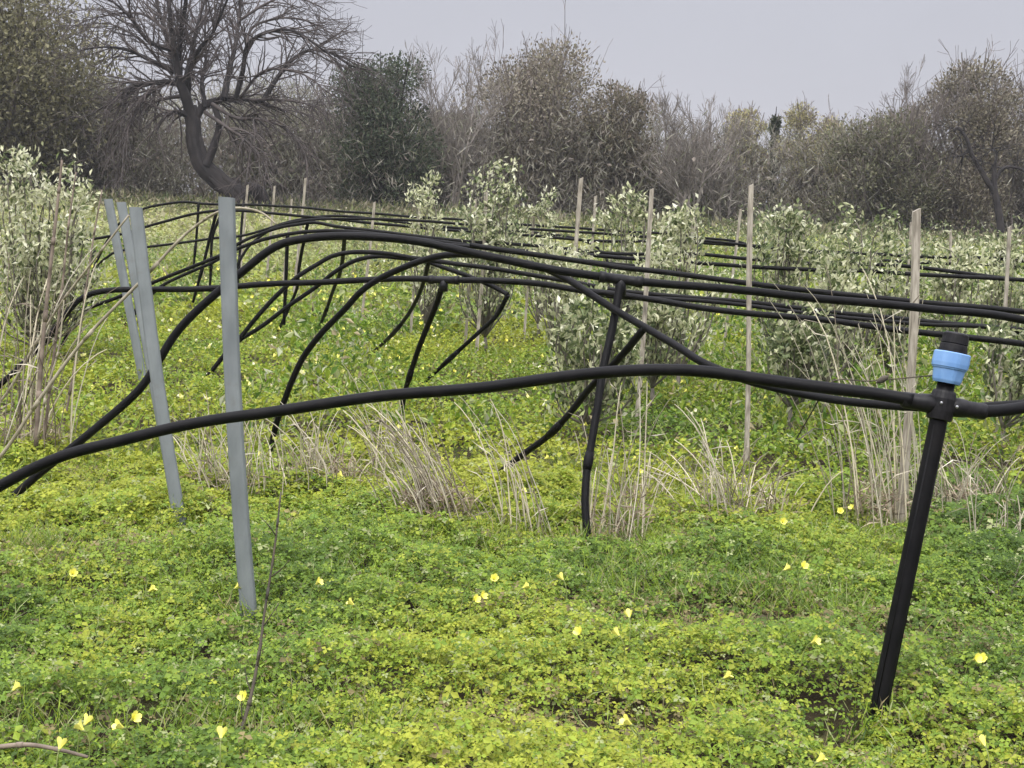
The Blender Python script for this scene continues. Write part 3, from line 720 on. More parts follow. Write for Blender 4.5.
cane('short dark dead twig in the clover right of centre', [(640, 602), (643, 588), (647, 570)], 5.45, 5.5, .0035, .002, 'darkstem', 'dead_twig')
cane('dry stick lying in the clover at the bottom left corner', [(-10, 748), (30, 745), (60, 750), (88, 757)], 3.5, 3.47, .007, .004, 'deadstem', 'dry_stick')
cane('pale straw lying bent over the clover below the knobbly stake', [(742, 560), (760, 553), (778, 550)], 6.0, 6.05, .004, .002, 'cane', 'bent_straw')
# thin twig with one dead leaf beside the riser
tw = [at(px, py, 5.6) for px, py in ((828, 384), (870, 381), (905, 378), (936, 375))]
b_ = ground(846, 520); b_[2] = gz(b_[0], b_[1])
t = thing('dead_weed', b_, 'thin dead weed bent sideways with one dark curled leaf, left of the blue collar', 'dead stem')
mb = MB(); mb.tube(smooth_path([b_ - [0, 0, .03], b_ + [-.05, 0, .3], tw[0] + [-.03, 0, -.06]] + tw, 5), .0028, 5); mb.build('stem', M['darkstem'], t, b_)
mb = MB(); p0 = at(876, 383, 5.58); p1 = at(889, 376, 5.58); ax = p1 - p0
pr = [(0, .001), (.2, .010), (.5, .014), (.8, .010), (1, .001)]
mb.tube([p0 + ax * a for a, _ in pr], [r for _, r in pr], 8); mb.build('leaf', M['darkstem'], t, b_)

# ------------------------------------------------------------------ wildflowers
def flower_mesh():
    pm = MB(); sm = MB()
    Hs = .11
    sm.tube(smooth_path([(0, 0, -.04), (.004, 0, Hs * .5), (.012, 0, Hs * .9), (.020, 0, Hs)], 5), [.0014] * 16, 5)
    sm.tube([(.018, 0, Hs - .001), (.023, 0, Hs + .002), (.027, 0, Hs + .003)], [.0016, .0032, .003], 6)
    ax = np.array([.80, 0, .6]); o_ = np.array([.024, 0, Hs + .003])
    n1 = np.array([0, 1.0, 0]); n2 = np.cross(ax, n1)
    for k in range(5):
        a0 = k * 2 * math.pi / 5
        ring = []
        for (h, r, wd) in ((0, .002, .9), (.008, .0045, .8), (.016, .009, .72), (.021, .0125, .45)):
            for s_ in (-1, 0, 1):
                a = a0 + s_ * wd; rr = r * (1 + .10 * (s_ == 0)); ring.append(o_ + ax * (h - .002 * (s_ != 0)) + rr * (n1 * math.cos(a) + n2 * math.sin(a)) * (1.03 if k % 2 else .97))
        q = [(i_ * 3 + j_, i_ * 3 + j_ + 1, i_ * 3 + j_ + 4, i_ * 3 + j_ + 3) for i_ in range(3) for j_ in range(2)]
        pm.add(np.array(ring), q)
    return pm, sm
pm, sm = flower_mesh()
proto = thing('wildflower', (0, 0, 0), 'yellow clover-like flower', 'wildflower', 'yellow wildflowers in the clover')
fp = pm.build('petals', M['petal'], proto); fs = sm.build('stem', M['stem'], proto)
FL = [(17, 692, 'yellow flower head nearest the left edge in the foreground'), (74, 705, 'lower yellow flower of the touching pair at the lower left'),
 (84, 697, 'upper yellow flower of the touching pair at the lower left'), (126, 726, 'yellow flower right of the touching pair, slightly bigger of two close together'),
 (133, 719, 'pale small yellow flower just behind another, right of the touching pair'), (63, 746, 'yellow flower over the dry stick at the bottom left'),
 (246, 696, 'yellow flower against the dark withered stalk'), (223, 736, 'yellow flower just left of the base of the dark withered stalk'),
 (628, 761, 'large yellow flower at the bottom edge right of centre'), (822, 761, 'yellow flower at the bottom edge left of the soil hole'),
 (987, 728, 'lone yellow flower at the lower right'), (973, 640, 'upper yellow flower of two, right of the leaning riser'), (985, 660, 'lower yellow flower of two, right of the leaning riser'),
 (811, 637, 'yellow flower beside the worn patch left of the riser'), (728, 650, 'pale flower at the lower edge of the worn patch'),
 (581, 633, 'yellow flower in the clover below the upright drop leg, larger of two'), (620, 633, 'small yellow flower right of the larger one below the upright drop leg'),
 (628, 616, 'yellow flower left of the short dark dead twig'), (353, 605, 'yellow flower right of the withered stalk, further right of two'),
 (318, 585, 'yellow flower right of the withered stalk, nearer of two to it'), (235, 572, 'tiny yellow flower touching the tallest grey post'),
 (152, 590, 'yellow flower in open clover left of the tallest grey post'), (72, 574, 'pale yellow flower in open clover near the left edge'),
 (492, 583, 'topmost yellow flower of a trio in the middle clover'), (481, 596, 'middle yellow flower of a trio in the middle clover'), (475, 602, 'lowest yellow flower of a trio in the middle clover'),
 (523, 588, 'yellow flower just right of the trio in the middle clover'), (560, 578, 'whitish flower right of the trio in the middle clover'),
 (806, 567, 'yellow flower beside a whitish one, left of the riser'), (782, 573, 'whitish flower beside a yellow one, left of the riser'),
 (781, 521, 'yellow flower at the foot of the greyish weed clump'), (850, 508, 'right-hand yellow flower of a close pair before the tallest stalks'), (840, 512, 'left-hand yellow flower of a close pair before the tallest stalks'),
 (473, 445, 'yellow flower left of the end of the slanting leg, highest of several'), (542, 456, 'yellow flower right of the end of the slanting leg'), (523, 475, 'yellow flower under the end of the slanting leg'),
 (442, 463, 'yellow flower at the top of the dense brown clump'), (340, 476, 'yellow flower beside the tangled straw clump'), (25, 424, 'yellow flower under the crossing canes at the left'), (66, 414, 'yellow flower right of the crossing canes at the left')]
spots = []
for px, py, l in FL:
    sc_ = 1.2; off = .13
    for _ in range(6):
        p = ground(px, py, off); off = max(0, float(canopy(p[0], p[1])) - .075) + .115 * sc_
    spots.append((p, l, sc_, True))
nx, ny = scatter(420, 4.6, 22, .2)
for a, c_ in zip(nx, ny):
    if len(spots) >= 285: break
    if c_ < 7 and rng.random() < .8: continue
    spots.append((np.array([a, c_, gz(a, c_)]), 'small yellow or whitish dot of a flower scattered in the green field behind', 1.0 + .07 * max(0, c_ - 7), False))
tops = canopy(np.array([s_[0][0] for s_ in spots]), np.array([s_[0][1] for s_ in spots]))
for i_, (p, l, sc, _) in enumerate(spots):
    if i_ == 0: o = proto; a, b2 = fp, fs
    else:
        o = proto.copy(); COL.objects.link(o)
        for ch in (fp, fs): c_ = ch.copy(); COL.objects.link(c_); c_.parent = o
    o['label'] = l
    o['group'] = 'yellow wildflowers in the clover'
    hz = gz(p[0], p[1])
    yaw_ = rng.uniform(0, 6.28)
    o.location = (p[0] - .030 * sc * math.cos(yaw_), p[1] - .030 * sc * math.sin(yaw_), hz + max(0, tops[i_] - .075))
    o.rotation_euler = (rng.normal(0, .06), rng.normal(0, .06), yaw_); o.scale = (sc,) * 3

fm = MB(); nx, ny = scatter(1100, 8.5, 24, 1); k_ = fbm(nx * .5, ny * .3, 120) > .42; nx, ny = nx[k_], ny[k_]
fz = hgt(nx, ny) + canopy(nx, ny) * 1.3 + .03
for q_ in range(3):
    kites(fm, np.stack([nx, ny, fz], 1), rdir(len(nx)) + [0, 0, .3], rdir(len(nx)), .034, .03, pick([(.9, .86, .3), (.88, .86, .6)], len(nx), None, .08), .2)
tag(fm.build('distant_flowers', M['leaf'], colors=True), 'many tiny pale yellow flower dots further back in the field', 'wildflowers', kind='stuff')
# ------------------------------------------------------------------ background trees
def grow(mb, p, d, L_, r, lv, up=.08, spread=.6, kids=4, sides=5, droop=0, rmin=.006, seg=5):
    pts = [p]; q = p.copy(); dd = d / np.linalg.norm(d)
    for k in range(seg):
        dd = dd + rng.normal(0, .13, 3) + np.array([0, 0, up - droop * k / seg]); dd /= np.linalg.norm(dd)
        q = q + dd * L_ / seg; pts.append(q)
    pts = np.array(pts); rad = np.linspace(r, max(r * .45, rmin), len(pts))
    mb.tube(pts, rad, sides, caps=False)
    if lv <= 0: return
    for k in range(kids):
        f = rng.uniform(.25, 1.0); i_ = min(int(f * seg), seg - 1); s_ = pts[i_] + (pts[i_ + 1] - pts[i_]) * (f * seg - i_ if f < 1 else 1)
        nd = (pts[i_ + 1] - pts[i_]); nd = nd / np.linalg.norm(nd) + rng.normal(0, spread, 3)
        grow(mb, s_, nd, L_ * rng.uniform(.4, .65), max(rad[i_] * .55, rmin), lv - 1, up, spread, kids, 4 if lv > 1 else 3, droop, rmin, max(3, seg - 1))

def crown_tree(label, cx, ty, by, wpx, d, cols, wt, name='tree', nblob=16, nleaf=5200, leaf=(.09, .19), twigs=0.0, twigcol=None, flat=1.0, bark='bark_grey', shape='round', tall=None, cat='tree'):
    b_ = at(cx, by, d); b_ = np.array([b_[0], b_[1], gz(b_[0], b_[1])])
    H = at(cx, ty, d)[2] - b_[2]; W = wpx * d / F
    root = thing(name, b_, label, cat, 'trees of the wood behind the field')
    tm = MB(); lf = MB()
    tk = np.array([b_ - [0, 0, .2], b_ + [rng.normal(0, .1), 0, H * .2], b_ + [rng.normal(0, .25), 0, H * .45], b_ + [rng.normal(0, .3), 0, H * .8]])
    tp = smooth_path(tk, 5); tm.tube(tp, np.linspace(.05 * W ** .5 + .09, .035, len(tp)), 8)
    cents = []
    for k in range(nblob):
        f = (k + .5) / nblob
        zz = H * (.12 + .80 * f)
        if shape == 'round': env = math.sqrt(max(.12, 1 - ((f - .45) / .66) ** 2))
        elif shape == 'cone': env = max(.08, 1 - f) ** .8
        else: env = .55 + .45 * math.sin(math.pi * min(1, f * .8 + .25))
        a = rng.uniform(0, 2 * math.pi); rr = W * .5 * env * math.sqrt(rng.uniform(.15, .8)) * .85
        br = W * rng.uniform(.12, .27) * (.6 + .5 * env)
        c_ = b_ + np.array([rr * math.cos(a), rr * math.sin(a), min(zz, H - br * .8)])
        cents.append((c_, br))
        s_ = tp[int(np.clip(f * .75, .15, .95) * (len(tp) - 1))]
        e_ = c_; m_ = (s_ + e_) * .5 + [0, 0, -.1 * W]
        pth = smooth_path([s_, m_, e_, e_ + (e_ - m_) * .5], 4); tm.tube(pth, np.linspace(.05 + .008 * W, .015, len(pth)), 5, caps=False)
        if twigs:
            for q in range(int(twigs * 7)):
                dd = rdir(1)[0]; dd[2] = abs(dd[2]) + .5
                grow(tm, c_ + rdir(1)[0] * br * .5, dd, br * rng.uniform(1.0, 1.9), .02, 1, .10, .45, 4, 3, 0, .009, 4)
    wts = np.array([r ** 2 for _, r in cents]); wts /= wts.sum()
    bi = rng.choice(len(cents), nleaf, p=wts)
    C = np.array([c for c, _ in cents])[bi]; Rr = np.array([r for _, r in cents])[bi]
    dv = rdir(nleaf); rad = rng.uniform(.25, 1.12, nleaf) ** .6
    P = C + dv * (Rr * rad)[:, None] * np.array([1, 1, .85 * flat])
    P += .12 * Rr[:, None] * rng.normal(0, 1, (nleaf, 3))
    P[:, 2] = np.maximum(P[:, 2], b_[2] + .05)
    D = dv * .6 + rdir(nleaf) * .7 + [0, 0, .35]
    bt = rng.uniform(.78, 1.22, len(cents))[bi][:, None]      # each bough its own tone of leaf
    cc = pick(cols, nleaf, wt, .2) * bt
    s_ = rng.uniform(leaf[0], leaf[1], nleaf)
    nt_ = int(nleaf * (.18 if twigs else .08))                    # part of them are thin dry sprigs
    kites(lf, P[nt_:], D[nt_:], rdir(nleaf - nt_), s_[nt_:], s_[nt_:] * .55, cc[nt_:], .12)
    tw_c = pick(twigcol or [(0.228, 0.184, 0.149), (0.333, 0.280, 0.236), (0.158, 0.123, 0.105)], nt_, None, .2)
    dt = dv[:nt_] * .5 + rdir(nt_) * .45 + [0, 0, .8]
    kites(lf, P[:nt_], dt, rdir(nt_), s_[:nt_] * 2.6, .022, tw_c, .06)
    tm.build('trunk', M[bark], root, b_); lf.build('crown', M['leaf'], root, b_, colors=True)
    return root
OLV = [(0.149, 0.149, 0.079), (0.210, 0.201, 0.119), (0.096, 0.098, 0.056), (0.263, 0.254, 0.149)]
BRN = [(.178, .172, .122), (.235, .222, .170), (.112, .108, .078), (.190, .195, .120)]
GRN = [(0.058, 0.082, 0.043), (0.094, 0.117, 0.066), (0.039, 0.055, 0.031), (0.127, 0.146, 0.088)]
YLW = [(0.432, 0.399, 0.193), (0.329, 0.320, 0.165), (0.242, 0.213, 0.165), (0.519, 0.470, 0.252)]
WT4 = [.3, .3, .25, .15]
crown_tree('huge olive-green evergreen filling the top left corner', -14, -70, 206, 225, 56, [(0.166, 0.158, 0.079), (0.228, 0.219, 0.116), (0.105, 0.098, 0.060), (0.298, 0.280, 0.158)], WT4, 'evergreen_tree', 44, 42000, (.13, .26), shape='wide')
crown_tree('brown drooping bushy tree left of the bare trunk', 118, 92, 206, 153, 59, BRN, WT4, 'bushy_tree', 24, 20995, twigs=.22)
crown_tree('brown bushy tree right behind the bare trunk', 285, 98, 208, 140, 61, BRN, WT4, 'bushy_tree', 24, 20995, twigs=.22)
crown_tree('dark green dense evergreen standing right of the bare tree', 383, 58, 214, 112, 58, GRN, WT4, 'dark_evergreen', 36, 30685, (.09, .18), shape='round', bark='bark')
crown_tree('tall grey-brown tree behind the middle saplings, the highest of the middle', 530, 46, 222, 148, 60, [(0.184, 0.172, 0.112), (0.254, 0.224, 0.166), (0.123, 0.105, 0.074), (0.298, 0.271, 0.210)], WT4, 'mixed_tree', 36, 30685, twigs=.22)
crown_tree('small brown tree with a dark rounded top right of the tall middle tree', 614, 84, 226, 92, 60, [(0.175, 0.161, 0.098), (0.228, 0.201, 0.140), (0.105, 0.095, 0.063), (0.263, 0.219, 0.149)], WT4, 'mixed_tree', 24, 18088, twigs=.22)
crown_tree('yellowish sparse tree left of the small cypress', 743, 104, 230, 52, 62, YLW, WT4, 'yellowish_tree', 18, 8398, twigs=.25)
crown_tree('slim dark cypress tip between two yellowish trees', 768, 110, 230, 26, 64, GRN, WT4, 'cypress_tree', 18, 5814, (.10, .18), shape='cone', bark='bark')
crown_tree('yellowish tree right of the small cypress', 806, 106, 232, 66, 62, YLW, WT4, 'yellowish_tree', 20, 10982, twigs=.25)
crown_tree('low olive-green tree below the twin bare stems on the right', 868, 116, 238, 117, 58, [(0.158, 0.165, 0.091), (0.210, 0.210, 0.123), (0.105, 0.105, 0.063), (0.245, 0.228, 0.158)], WT4, 'olive_green_tree', 26, 21964, twigs=.3)
crown_tree('tall rounded grey-brown tree on the right', 964, 60, 242, 115, 58, [(0.193, 0.178, 0.116), (0.263, 0.236, 0.166), (0.123, 0.108, 0.074), (0.298, 0.271, 0.201)], WT4, 'mixed_tree', 32, 26486, twigs=.5, shape='round')
crown_tree('thin brown tree cut by the right edge', 1036, 96, 244, 107, 60, BRN, WT4, 'bushy_tree', 20, 11628, twigs=1.0)
crown_tree('grey-brown bush between the dark evergreen and the tall middle tree', 452, 112, 218, 84, 62, BRN, WT4, 'bushy_tree', 18, 10336, twigs=.9)
crown_tree('brown bushy tree behind the pale bare tree', 680, 150, 228, 117, 62, BRN, WT4, 'bushy_tree', 18, 13566, twigs=.8)
crown_tree('grey-brown bushy tree in the gap before the dark evergreen', 338, 128, 212, 90, 63, BRN, WT4, 'bushy_tree', 16, 8000, twigs=.25)
crown_tree('brownish tree filling the gap right of the tall middle tree', 572, 112, 224, 80, 63, BRN, WT4, 'bushy_tree', 16, 8000, twigs=.25)
crown_tree('low brown tree between the yellowish tree and the olive-green one', 836, 146, 236, 70, 63, BRN, WT4, 'bushy_tree', 14, 6000, twigs=.25)
crown_tree('grey-brown tree between the olive-green one and the tall rounded one', 918, 100, 240, 70, 62, [(.16, .148, .10), (.21, .19, .14), (.11, .10, .07), (.24, .22, .16)], WT4, 'mixed_tree', 16, 7000, twigs=.25)
crown_tree('brown undergrowth tree at the left behind the pale sapling', 70, 96, 206, 110, 60, BRN, WT4, 'bushy_tree', 18, 9000, twigs=.25)

# leafless trees grown from recursive limbs
def bare_tree(label, cx, ty, by, d, nst, spreadx, bark, lv=2, name='bare_tree', kids=5, r=.09):
    b_ = at(cx, by, d); b_ = np.array([b_[0], b_[1], gz(b_[0], b_[1])]); H = (at(cx, ty, d)[2] - b_[2]) * .84
    root = thing(name, b_, label, 'bare tree', 'trees of the wood behind the field')
    tm = MB(); br = MB()
    for k in range(nst):
        f = (k - (nst - 1) / 2) / max(1, nst - 1)
        e_ = b_ + np.array([spreadx * f * .6 + rng.normal(0, .1), rng.normal(0, .4), H * .55])
        p = smooth_path([b_ + [f * .25, 0, -.1], (b_ + e_) / 2 + [rng.normal(0, .15), 0, 0], e_], 6); tm.tube(p, np.linspace(r, r * .6, len(p)), 6)
        grow(br, e_, np.array([f * .5, rng.normal(0, .2), 1]), H * .42, r * .5, 3, .10, .38, 5, 5, 0, .007)
        for q in range(9):
            s_ = p[int(len(p) * rng.uniform(.35, .95))]
            grow(br, s_, np.array([rng.normal(f * .6, .6), rng.normal(0, .5), 1.0]), H * rng.uniform(.22, .4), r * .35, 2, .10, .42, 5, 4, 0, .007)
    tm.build('trunk', M[bark], root, b_); br.build('branches', M[bark], root, b_)
M['bark_pale'] = noisy('pale_bark', (.16, .14, .12), (.27, .24, .21), 4, .9)
bare_tree('pale bare tree with upswept twigs right of centre, fanned against the sky', 683, 92, 228, 57, 5, 3.0, 'bark_pale', kids=6)
bare_tree('thin grey bare trees between the dark evergreen and the tall middle tree', 452, 52, 216, 58, 4, 2.2, 'bark_pale', kids=4, r=.07)
bare_tree('twin bare stems rising above the low olive-green tree', 901, 68, 238, 57, 3, 1.3, 'bark_grey', kids=4, r=.08)
bare_tree('bare twiggy top poking out of the tall middle tree', 505, 36, 220, 62, 3, 1.5, 'bark_grey', kids=4, r=.06)
bare_tree('bare sapling sticking up at the right edge', 1018, 66, 243, 58, 2, 1.4, 'bark_grey', kids=4, r=.06)
bare_tree('pale bare tree left of the yellowish trees', 722, 118, 230, 59, 3, 1.6, 'bark_pale', kids=5, r=.06)

# the big bare tree: limbs traced in space, twigs grown on them
dT = 50
tb = at(244, 210, dT); tb = np.array([tb[0], tb[1], gz(tb[0], tb[1])])
bt_ = thing('bare_tree', tb, 'large dark bare tree with a crooked trunk and wide spreading limbs on the left', 'bare tree')
tm = MB(); brm = MB()
def limb(pts, r_a, r_b, dy=0.0, store=None, sides=8):
    P = [at(px, py, dT + dy * i_ / (len(pts) - 1)) for i_, (px, py) in enumerate(pts)]
    C = smooth_path(P, 6); C[1:-1] += rng.normal(0, .03 * r_a, (len(C) - 2, 3)); (store or brm).tube(C, np.linspace(r_a, r_b, len(C)) * (.9 + .2 * vnoise(np.arange(len(C)) * .31, np.zeros(len(C)) + r_a * 77, 5)), sides, caps=False); return C, np.linspace(r_a, r_b, len(C))
limb([(246, 216), (240, 200), (222, 183), (203, 166), (195, 145), (193, 125), (190, 108)], .36, .20, 0, tm, 14)
Ct, Rt = limb([(246, 216), (240, 200), (222, 183), (203, 166), (195, 145), (193, 125), (190, 108)], .30, .18, 0, tm, 8)
for k in range(9):        # fluted, twisted stem: ridges fused along the trunk
    a0 = k * .7 + rng.normal(0, .15); tt = np.linspace(0, 1, len(Ct)); an = a0 + 1.6 * tt
    rr_ = (.31 - .14 * tt) * (.92 + .14 * rng.random())
    off_ = np.stack([np.cos(an) * rr_ * .9, np.sin(an) * rr_ * .9, np.cos(an) * rr_ * .45], 1)
    tm.tube(Ct + off_ * (.95 + .1 * vnoise(tt * 6, tt * 0 + k, 3))[:, None], (.13 - .045 * tt) * (.8 + .5 * vnoise(tt * 7, tt * 0 + k * 3, 4)), 7, caps=False)
limb([(238, 216), (236, 198), (234, 180)], .38, .22, .3, tm, 10)
limb([(262, 218), (262, 200), (256, 190), (246, 187)], .30, .20, -.4, tm, 9)      # dark burr beside the foot
limb([(213, 104), (219, 122), (214, 145), (206, 166)], .09, .16, -.2, tm)
limbs = [([(192, 118), (186, 98), (180, 82), (176, 60), (172, 30), (166, -25)], .27, .07, -1),
 ([(181, 84), (172, 58), (163, 25), (150, -20)], .15, .05, 1.5), ([(179, 76), (180, 40), (186, 0), (190, -35)], .15, .05, -2),
 ([(184, 88), (192, 52), (199, 20), (214, -25)], .14, .04, 2), ([(188, 94), (190, 72), (200, 48), (212, 34), (222, 12), (236, -20)], .13, .04, -2.5),
 ([(193, 122), (204, 106), (220, 100), (240, 99), (264, 103), (285, 112)], .20, .05, 1.5), ([(224, 99), (229, 72), (236, 42), (240, 10), (246, -25)], .15, .04, 2.5),
 ([(236, 98), (243, 70), (248, 45), (262, 34), (290, 30), (315, 44), (336, 62), (350, 92)], .12, .02, -2),
 ([(262, 102), (276, 80), (292, 60), (312, 50), (330, 53), (352, 66), (372, 70)], .12, .02, 2), ([(246, 52), (252, 28), (270, 20), (300, 19), (322, 28), (346, 46)], .08, .015, 1),
 ([(240, 20), (262, 6), (288, -4), (310, 2), (330, 12)], .07, .015, -1), ([(205, 108), (202, 80), (206, 60), (205, 30), (208, -20)], .11, .03, 3),
 ([(181, 84), (162, 82), (146, 84), (128, 90), (108, 104), (84, 118)], .14, .02, -1), ([(168, 82), (150, 92), (134, 112), (126, 138), (122, 168)], .09, .015, -1.5),
 ([(174, 72), (150, 60), (128, 50), (104, 47), (78, 51)], .12, .02, 1), ([(172, 50), (150, 42), (134, 22), (116, 4), (92, -8)], .12, .02, -1),
 ([(166, 30), (142, 14), (118, 14), (88, 20), (66, 30)], .07, .012, 2), ([(160, 62), (140, 40), (110, 24), (84, 24)], .06, .012, -2),
 ([(190, 116), (176, 112), (164, 118), (156, 134)], .14, .03, -1), ([(212, 104), (236, 118), (262, 120), (288, 130), (304, 152), (308, 185)], .09, .02, -2),
 ([(205, 112), (228, 128), (246, 140), (262, 160), (272, 190)], .09, .02, -3), ([(182, 96), (160, 100), (140, 112), (116, 128), (104, 150)], .09, .02, 2),
 ([(250, 100), (280, 100), (310, 105), (335, 118)], .07, .015, -1), ([(240, 98), (262, 72), (290, 70), (318, 84), (334, 108)], .07, .015, -3)]
for pts, ra_, rb_, dy in limbs:
    C, rr = limb(pts, ra_ * .82, rb_ * .75, dy, tm if ra_ >= .11 else None)
    Ln = np.sum(np.linalg.norm(np.diff(C, axis=0), axis=1))
    for k in range(int(8 + Ln * (6.0 if C[-1][2] < 4.6 else 4.6))):
        i_ = int(rng.uniform(.15, .99) * (len(C) - 1)); dd = C[i_ + 1] - C[i_]; dd = dd / np.linalg.norm(dd) + rng.normal(0, .55, 3)
        down = .22 if C[i_][2] < 5.2 else .05
        grow(brm, C[i_], dd, rng.uniform(.7, 2.0), min(.035, rr[i_] * .6), 2 if rng.random() < .5 else 1, .03 - down * .5, .55, 3, 4, down, .007, 4)
tm.build('trunk', M['bark'], bt_, tb); M['bark_twig'] = noisy('dark_grey_twig', (.042, .034, .031), (.095, .078, .07), 3, .9)
brm.build('branches', M['bark_twig'], bt_, tb)
# crooked dark tree on the right
dR = 52; rb_ = at(1000, 240, dR); rb_ = np.array([rb_[0], rb_[1], gz(rb_[0], rb_[1])])
ct = thing('bare_tree', rb_, 'crooked dark dead tree with a hooked limb on the right', 'bare tree')
tm = MB(); dT = dR; br2 = MB()
limb([(1003, 246), (999, 215), (995, 190), (994, 165)], .16, .09, 0, tm)
for pts, a, b2 in [([(995, 180), (1004, 168), (1018, 168), (1030, 176)], .08, .03), ([(996, 196), (982, 172), (972, 155), (966, 138), (957, 128), (953, 131)], .10, .05), ([(994, 168), (996, 152), (990, 145)], .07, .02), ([(970, 150), (960, 156), (950, 152)], .05, .02)]:
    C, rr = limb(pts, a, b2, 0, br2)
    for k in range(10):
        i_ = rng.integers(3, len(C) - 1); grow(br2, C[i_], rng.normal(0, 1, 3) + [0, 0, .4], rng.uniform(.5, 1.4), .02, 1, 0, .5, 3, 4, .05, .009, 4)
tm.build('trunk', M['bark'], ct, rb_); br2.build('branches', M['bark'], ct, rb_)

# thicket of leafless brush along the foot of the wood
th = MB()
n = 95000
x = rng.uniform(-34, 34, n); y = 62 + rng.normal(0, 3.0, n) + .05 * x
hmax = 2.9 + 2.5 * fbm(x * .35, y * .1, 90) + .9 * (x < -8)
z = hgt(x, y) + hmax * rng.random(n) ** 1.15
d = rdir(n) * .75; d[:, 2] = rng.uniform(.1, 1.1, n)
tone = (.8 + .45 * fbm(x * .6, z * .8, 95))[:, None]
cc = pick([(0.201, 0.185, 0.146), (0.266, 0.250, 0.197), (0.137, 0.123, 0.096), (0.185, 0.195, 0.114), (0.322, 0.316, 0.249)], n, [.3, .25, .2, .15, .1], .2) * tone
kites(th, np.stack([x, y, z], 1), d, rdir(n), rng.uniform(.25, .75, n), rng.uniform(.022, .05, n), cc, .06)
n = 45000
x = rng.uniform(-36, 36, n); y = 65 + rng.normal(0, 3.0, n) + .05 * x
z = hgt(x, y) + (2.4 + 2.2 * fbm(x * .3, y * .1, 92)) * rng.random(n)
kites(th, np.stack([x, y, z], 1), rdir(n) + [0, 0, .4], rdir(n), rng.uniform(.15, .4, n), rng.uniform(.08, .2, n), pick([(0.175, 0.149, 0.123), (0.140, 0.123, 0.088), (0.228, 0.193, 0.158)], n, None, .25), .1)
tag(th.build('thicket', M['leaf'], colors=True), 'brown leafless brush along the foot of the wood', 'thicket', kind='stuff')
# rank growth at the far field edge
ve = MB(); n = 16000
x = rng.uniform(-26, 26, n); y = rng.uniform(44, 58, n)
z = hgt(x, y) + .55 * rng.random(n) * (.4 + fbm(x * .5, y * .5, 99))
kites(ve, np.stack([x, y, z], 1), rdir(n) + [0, 0, .9], rdir(n), rng.uniform(.15, .4, n), .06, pick([(.13, .15, .05), (.2, .19, .1), (.08, .10, .04), (.26, .23, .15)], n, None, .2), .1)
tag(ve.build('rank_grass', M['leaf'], colors=True), 'rank pale grass and weeds at the far edge of the field', 'tall grass', kind='stuff')

sb = MB(); n = 60000
x = rng.uniform(-6, 26, n); y = rng.uniform(19, 44, n); k_ = fbm(x * .9, y * .35, 140) - .03 - .14 * sstep(2, -5, x)
kk = k_ > .47; x, y, k_ = x[kk], y[kk], k_[kk]; n = len(x)
z = hgt(x, y) + (.25 + 3.2 * (k_ - .47)) * rng.random(n) ** .8
s_ = rng.uniform(.06, .14, n)
kites(sb, np.stack([x, y, z], 1), rdir(n) * .9 + [0, 0, .6], rdir(n), s_, s_ * .42, pick(OL + [(.13, .18, .055), (.24, .21, .14), (.09, .12, .04)], n, [.07, .10, .20, .18, .02, .18, .10, .15], .2), .1)
tag(sb.build('scrub', M['leaf'], colors=True), 'low silvery green scrub growing between the far rows of the field', 'scrub', kind='stuff')
# ------------------------------------------------------------------ damp winter air
gx0, gx1, gy0, gy1 = xs[0] - 3, xs[-1] + 3, ys[0] - 3, ys[-1] + 3
hz = MB(); zb, zt = -2.0, 19.0
hz.add([(gx0, gy0, zb), (gx1, gy0, zb), (gx1, gy1, zb), (gx0, gy1, zb), (gx0, gy0, zt), (gx1, gy0, zt), (gx1, gy1, zt), (gx0, gy1, zt)],
       [(0, 3, 2, 1), (4, 5, 6, 7), (0, 1, 5, 4), (1, 2, 6, 5), (2, 3, 7, 6), (3, 0, 4, 7)], smooth=False)
hm = bpy.data.materials.new('thin_haze'); hm.use_nodes = True; hn = hm.node_tree; hn.nodes.remove(hn.nodes['Principled BSDF'])
pv = hn.nodes.new('ShaderNodeVolumePrincipled'); pv.inputs['Color'].default_value = (.88, .89, .93, 1); pv.inputs['Density'].default_value = .00055; pv.inputs['Anisotropy'].default_value = 0.0
hn.links.new(pv.outputs[0], hn.nodes['Material Output'].inputs['Volume'])
tag(hz.build('haze', hm), 'thin damp haze over the field', 'haze', kind='stuff')

# ------------------------------------------------------------------ sky, sun, camera
W = bpy.data.worlds.new('World'); S.world = W; W.use_nodes = True; nt = W.node_tree; L = nt.links.new
bg = nt.nodes['Background']; bg.inputs['Strength'].default_value = .1
sky = nt.nodes.new('ShaderNodeTexSky'); sky.sky_type = 'NISHITA'; sky.sun_disc = False
SUN_EL, SUN_AZ = R(58), R(200)
sky.sun_elevation = SUN_EL; sky.sun_rotation = SUN_AZ; sky.dust_density = 4; sky.air_density = 1
tc = nt.nodes.new('ShaderNodeTexCoord'); sx = nt.nodes.new('ShaderNodeSeparateXYZ'); L(tc.outputs['Generated'], sx.inputs[0])
mr = nt.nodes.new('ShaderNodeMapRange'); mr.interpolation_type = 'SMOOTHSTEP'
for k, v_ in zip(('From Min', 'From Max', 'To Min', 'To Max'), (.14, .85, 3.3, 16.5)): mr.inputs[k].default_value = v_
L(sx.outputs['Z'], mr.inputs['Value'])
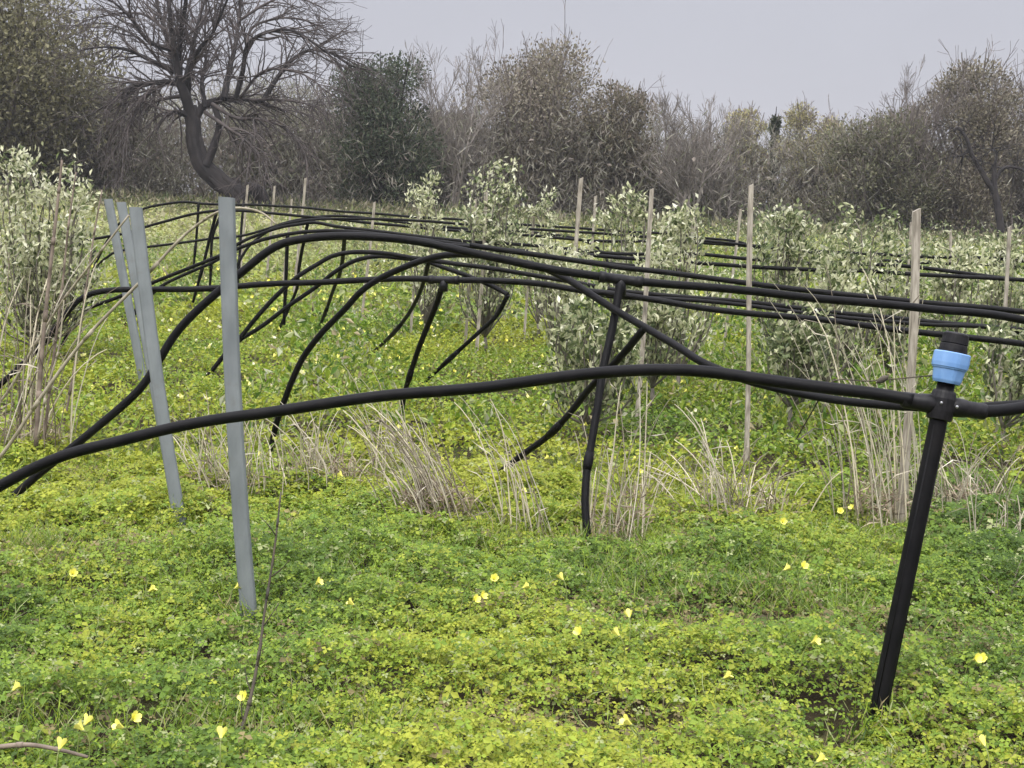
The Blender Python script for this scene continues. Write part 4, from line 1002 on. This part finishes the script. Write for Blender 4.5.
nz = nt.nodes.new('ShaderNodeTexNoise'); nz.inputs['Scale'].default_value = 3.0; nz.inputs['Detail'].default_value = 5
L(tc.outputs['Generated'], nz.inputs['Vector'])
cl = nt.nodes.new('ShaderNodeMapRange')
for k, v_ in zip(('From Min', 'From Max', 'To Min', 'To Max'), (.3, .7, .95, 1.05)): cl.inputs[k].default_value = v_
L(nz.outputs['Fac'], cl.inputs['Value'])
mu = nt.nodes.new('ShaderNodeMath'); mu.operation = 'MULTIPLY'; L(mr.outputs[0], mu.inputs[0]); L(cl.outputs[0], mu.inputs[1])
vm = nt.nodes.new('ShaderNodeVectorMath'); vm.operation = 'SCALE'; vm.inputs[0].default_value = (.985, .985, 1.09); L(mu.outputs[0], vm.inputs['Scale'])
mx = nt.nodes.new('ShaderNodeMixRGB'); mx.inputs[0].default_value = .08
L(vm.outputs[0], mx.inputs[1]); L(sky.outputs[0], mx.inputs[2]); L(mx.outputs[0], bg.inputs['Color'])
sl = bpy.data.lights.new('sun', 'SUN'); sl.energy = 1.5; sl.angle = R(22); sl.color = (1, .97, .92)
so = bpy.data.objects.new('sun', sl); COL.objects.link(so)
az = SUN_AZ
sd = Vector((math.sin(az) * math.cos(SUN_EL), math.cos(az) * math.cos(SUN_EL), math.sin(SUN_EL)))
so.rotation_euler = sd.to_track_quat('Z', 'Y').to_euler()

cd = bpy.data.cameras.new('camera'); cam = bpy.data.objects.new('camera', cd); COL.objects.link(cam)
cd.sensor_width = 36; cd.lens = 36 * F / 1024; cd.clip_end = 5000; cd.clip_start = .05
from mathutils import Matrix
mw = Matrix(((rgt[0], upv[0], -fwd[0], 0), (rgt[1], upv[1], -fwd[1], 0), (rgt[2], upv[2], -fwd[2], EYE), (0, 0, 0, 1)))
cam.matrix_world = mw
S.camera = cam
S.render.resolution_x, S.render.resolution_y = 1024, 768
vs = S.view_settings; vs.view_transform = 'Standard'; vs.look = 'None'; vs.exposure = 0.82; vs.gamma = 1; vs.use_curve_mapping = False
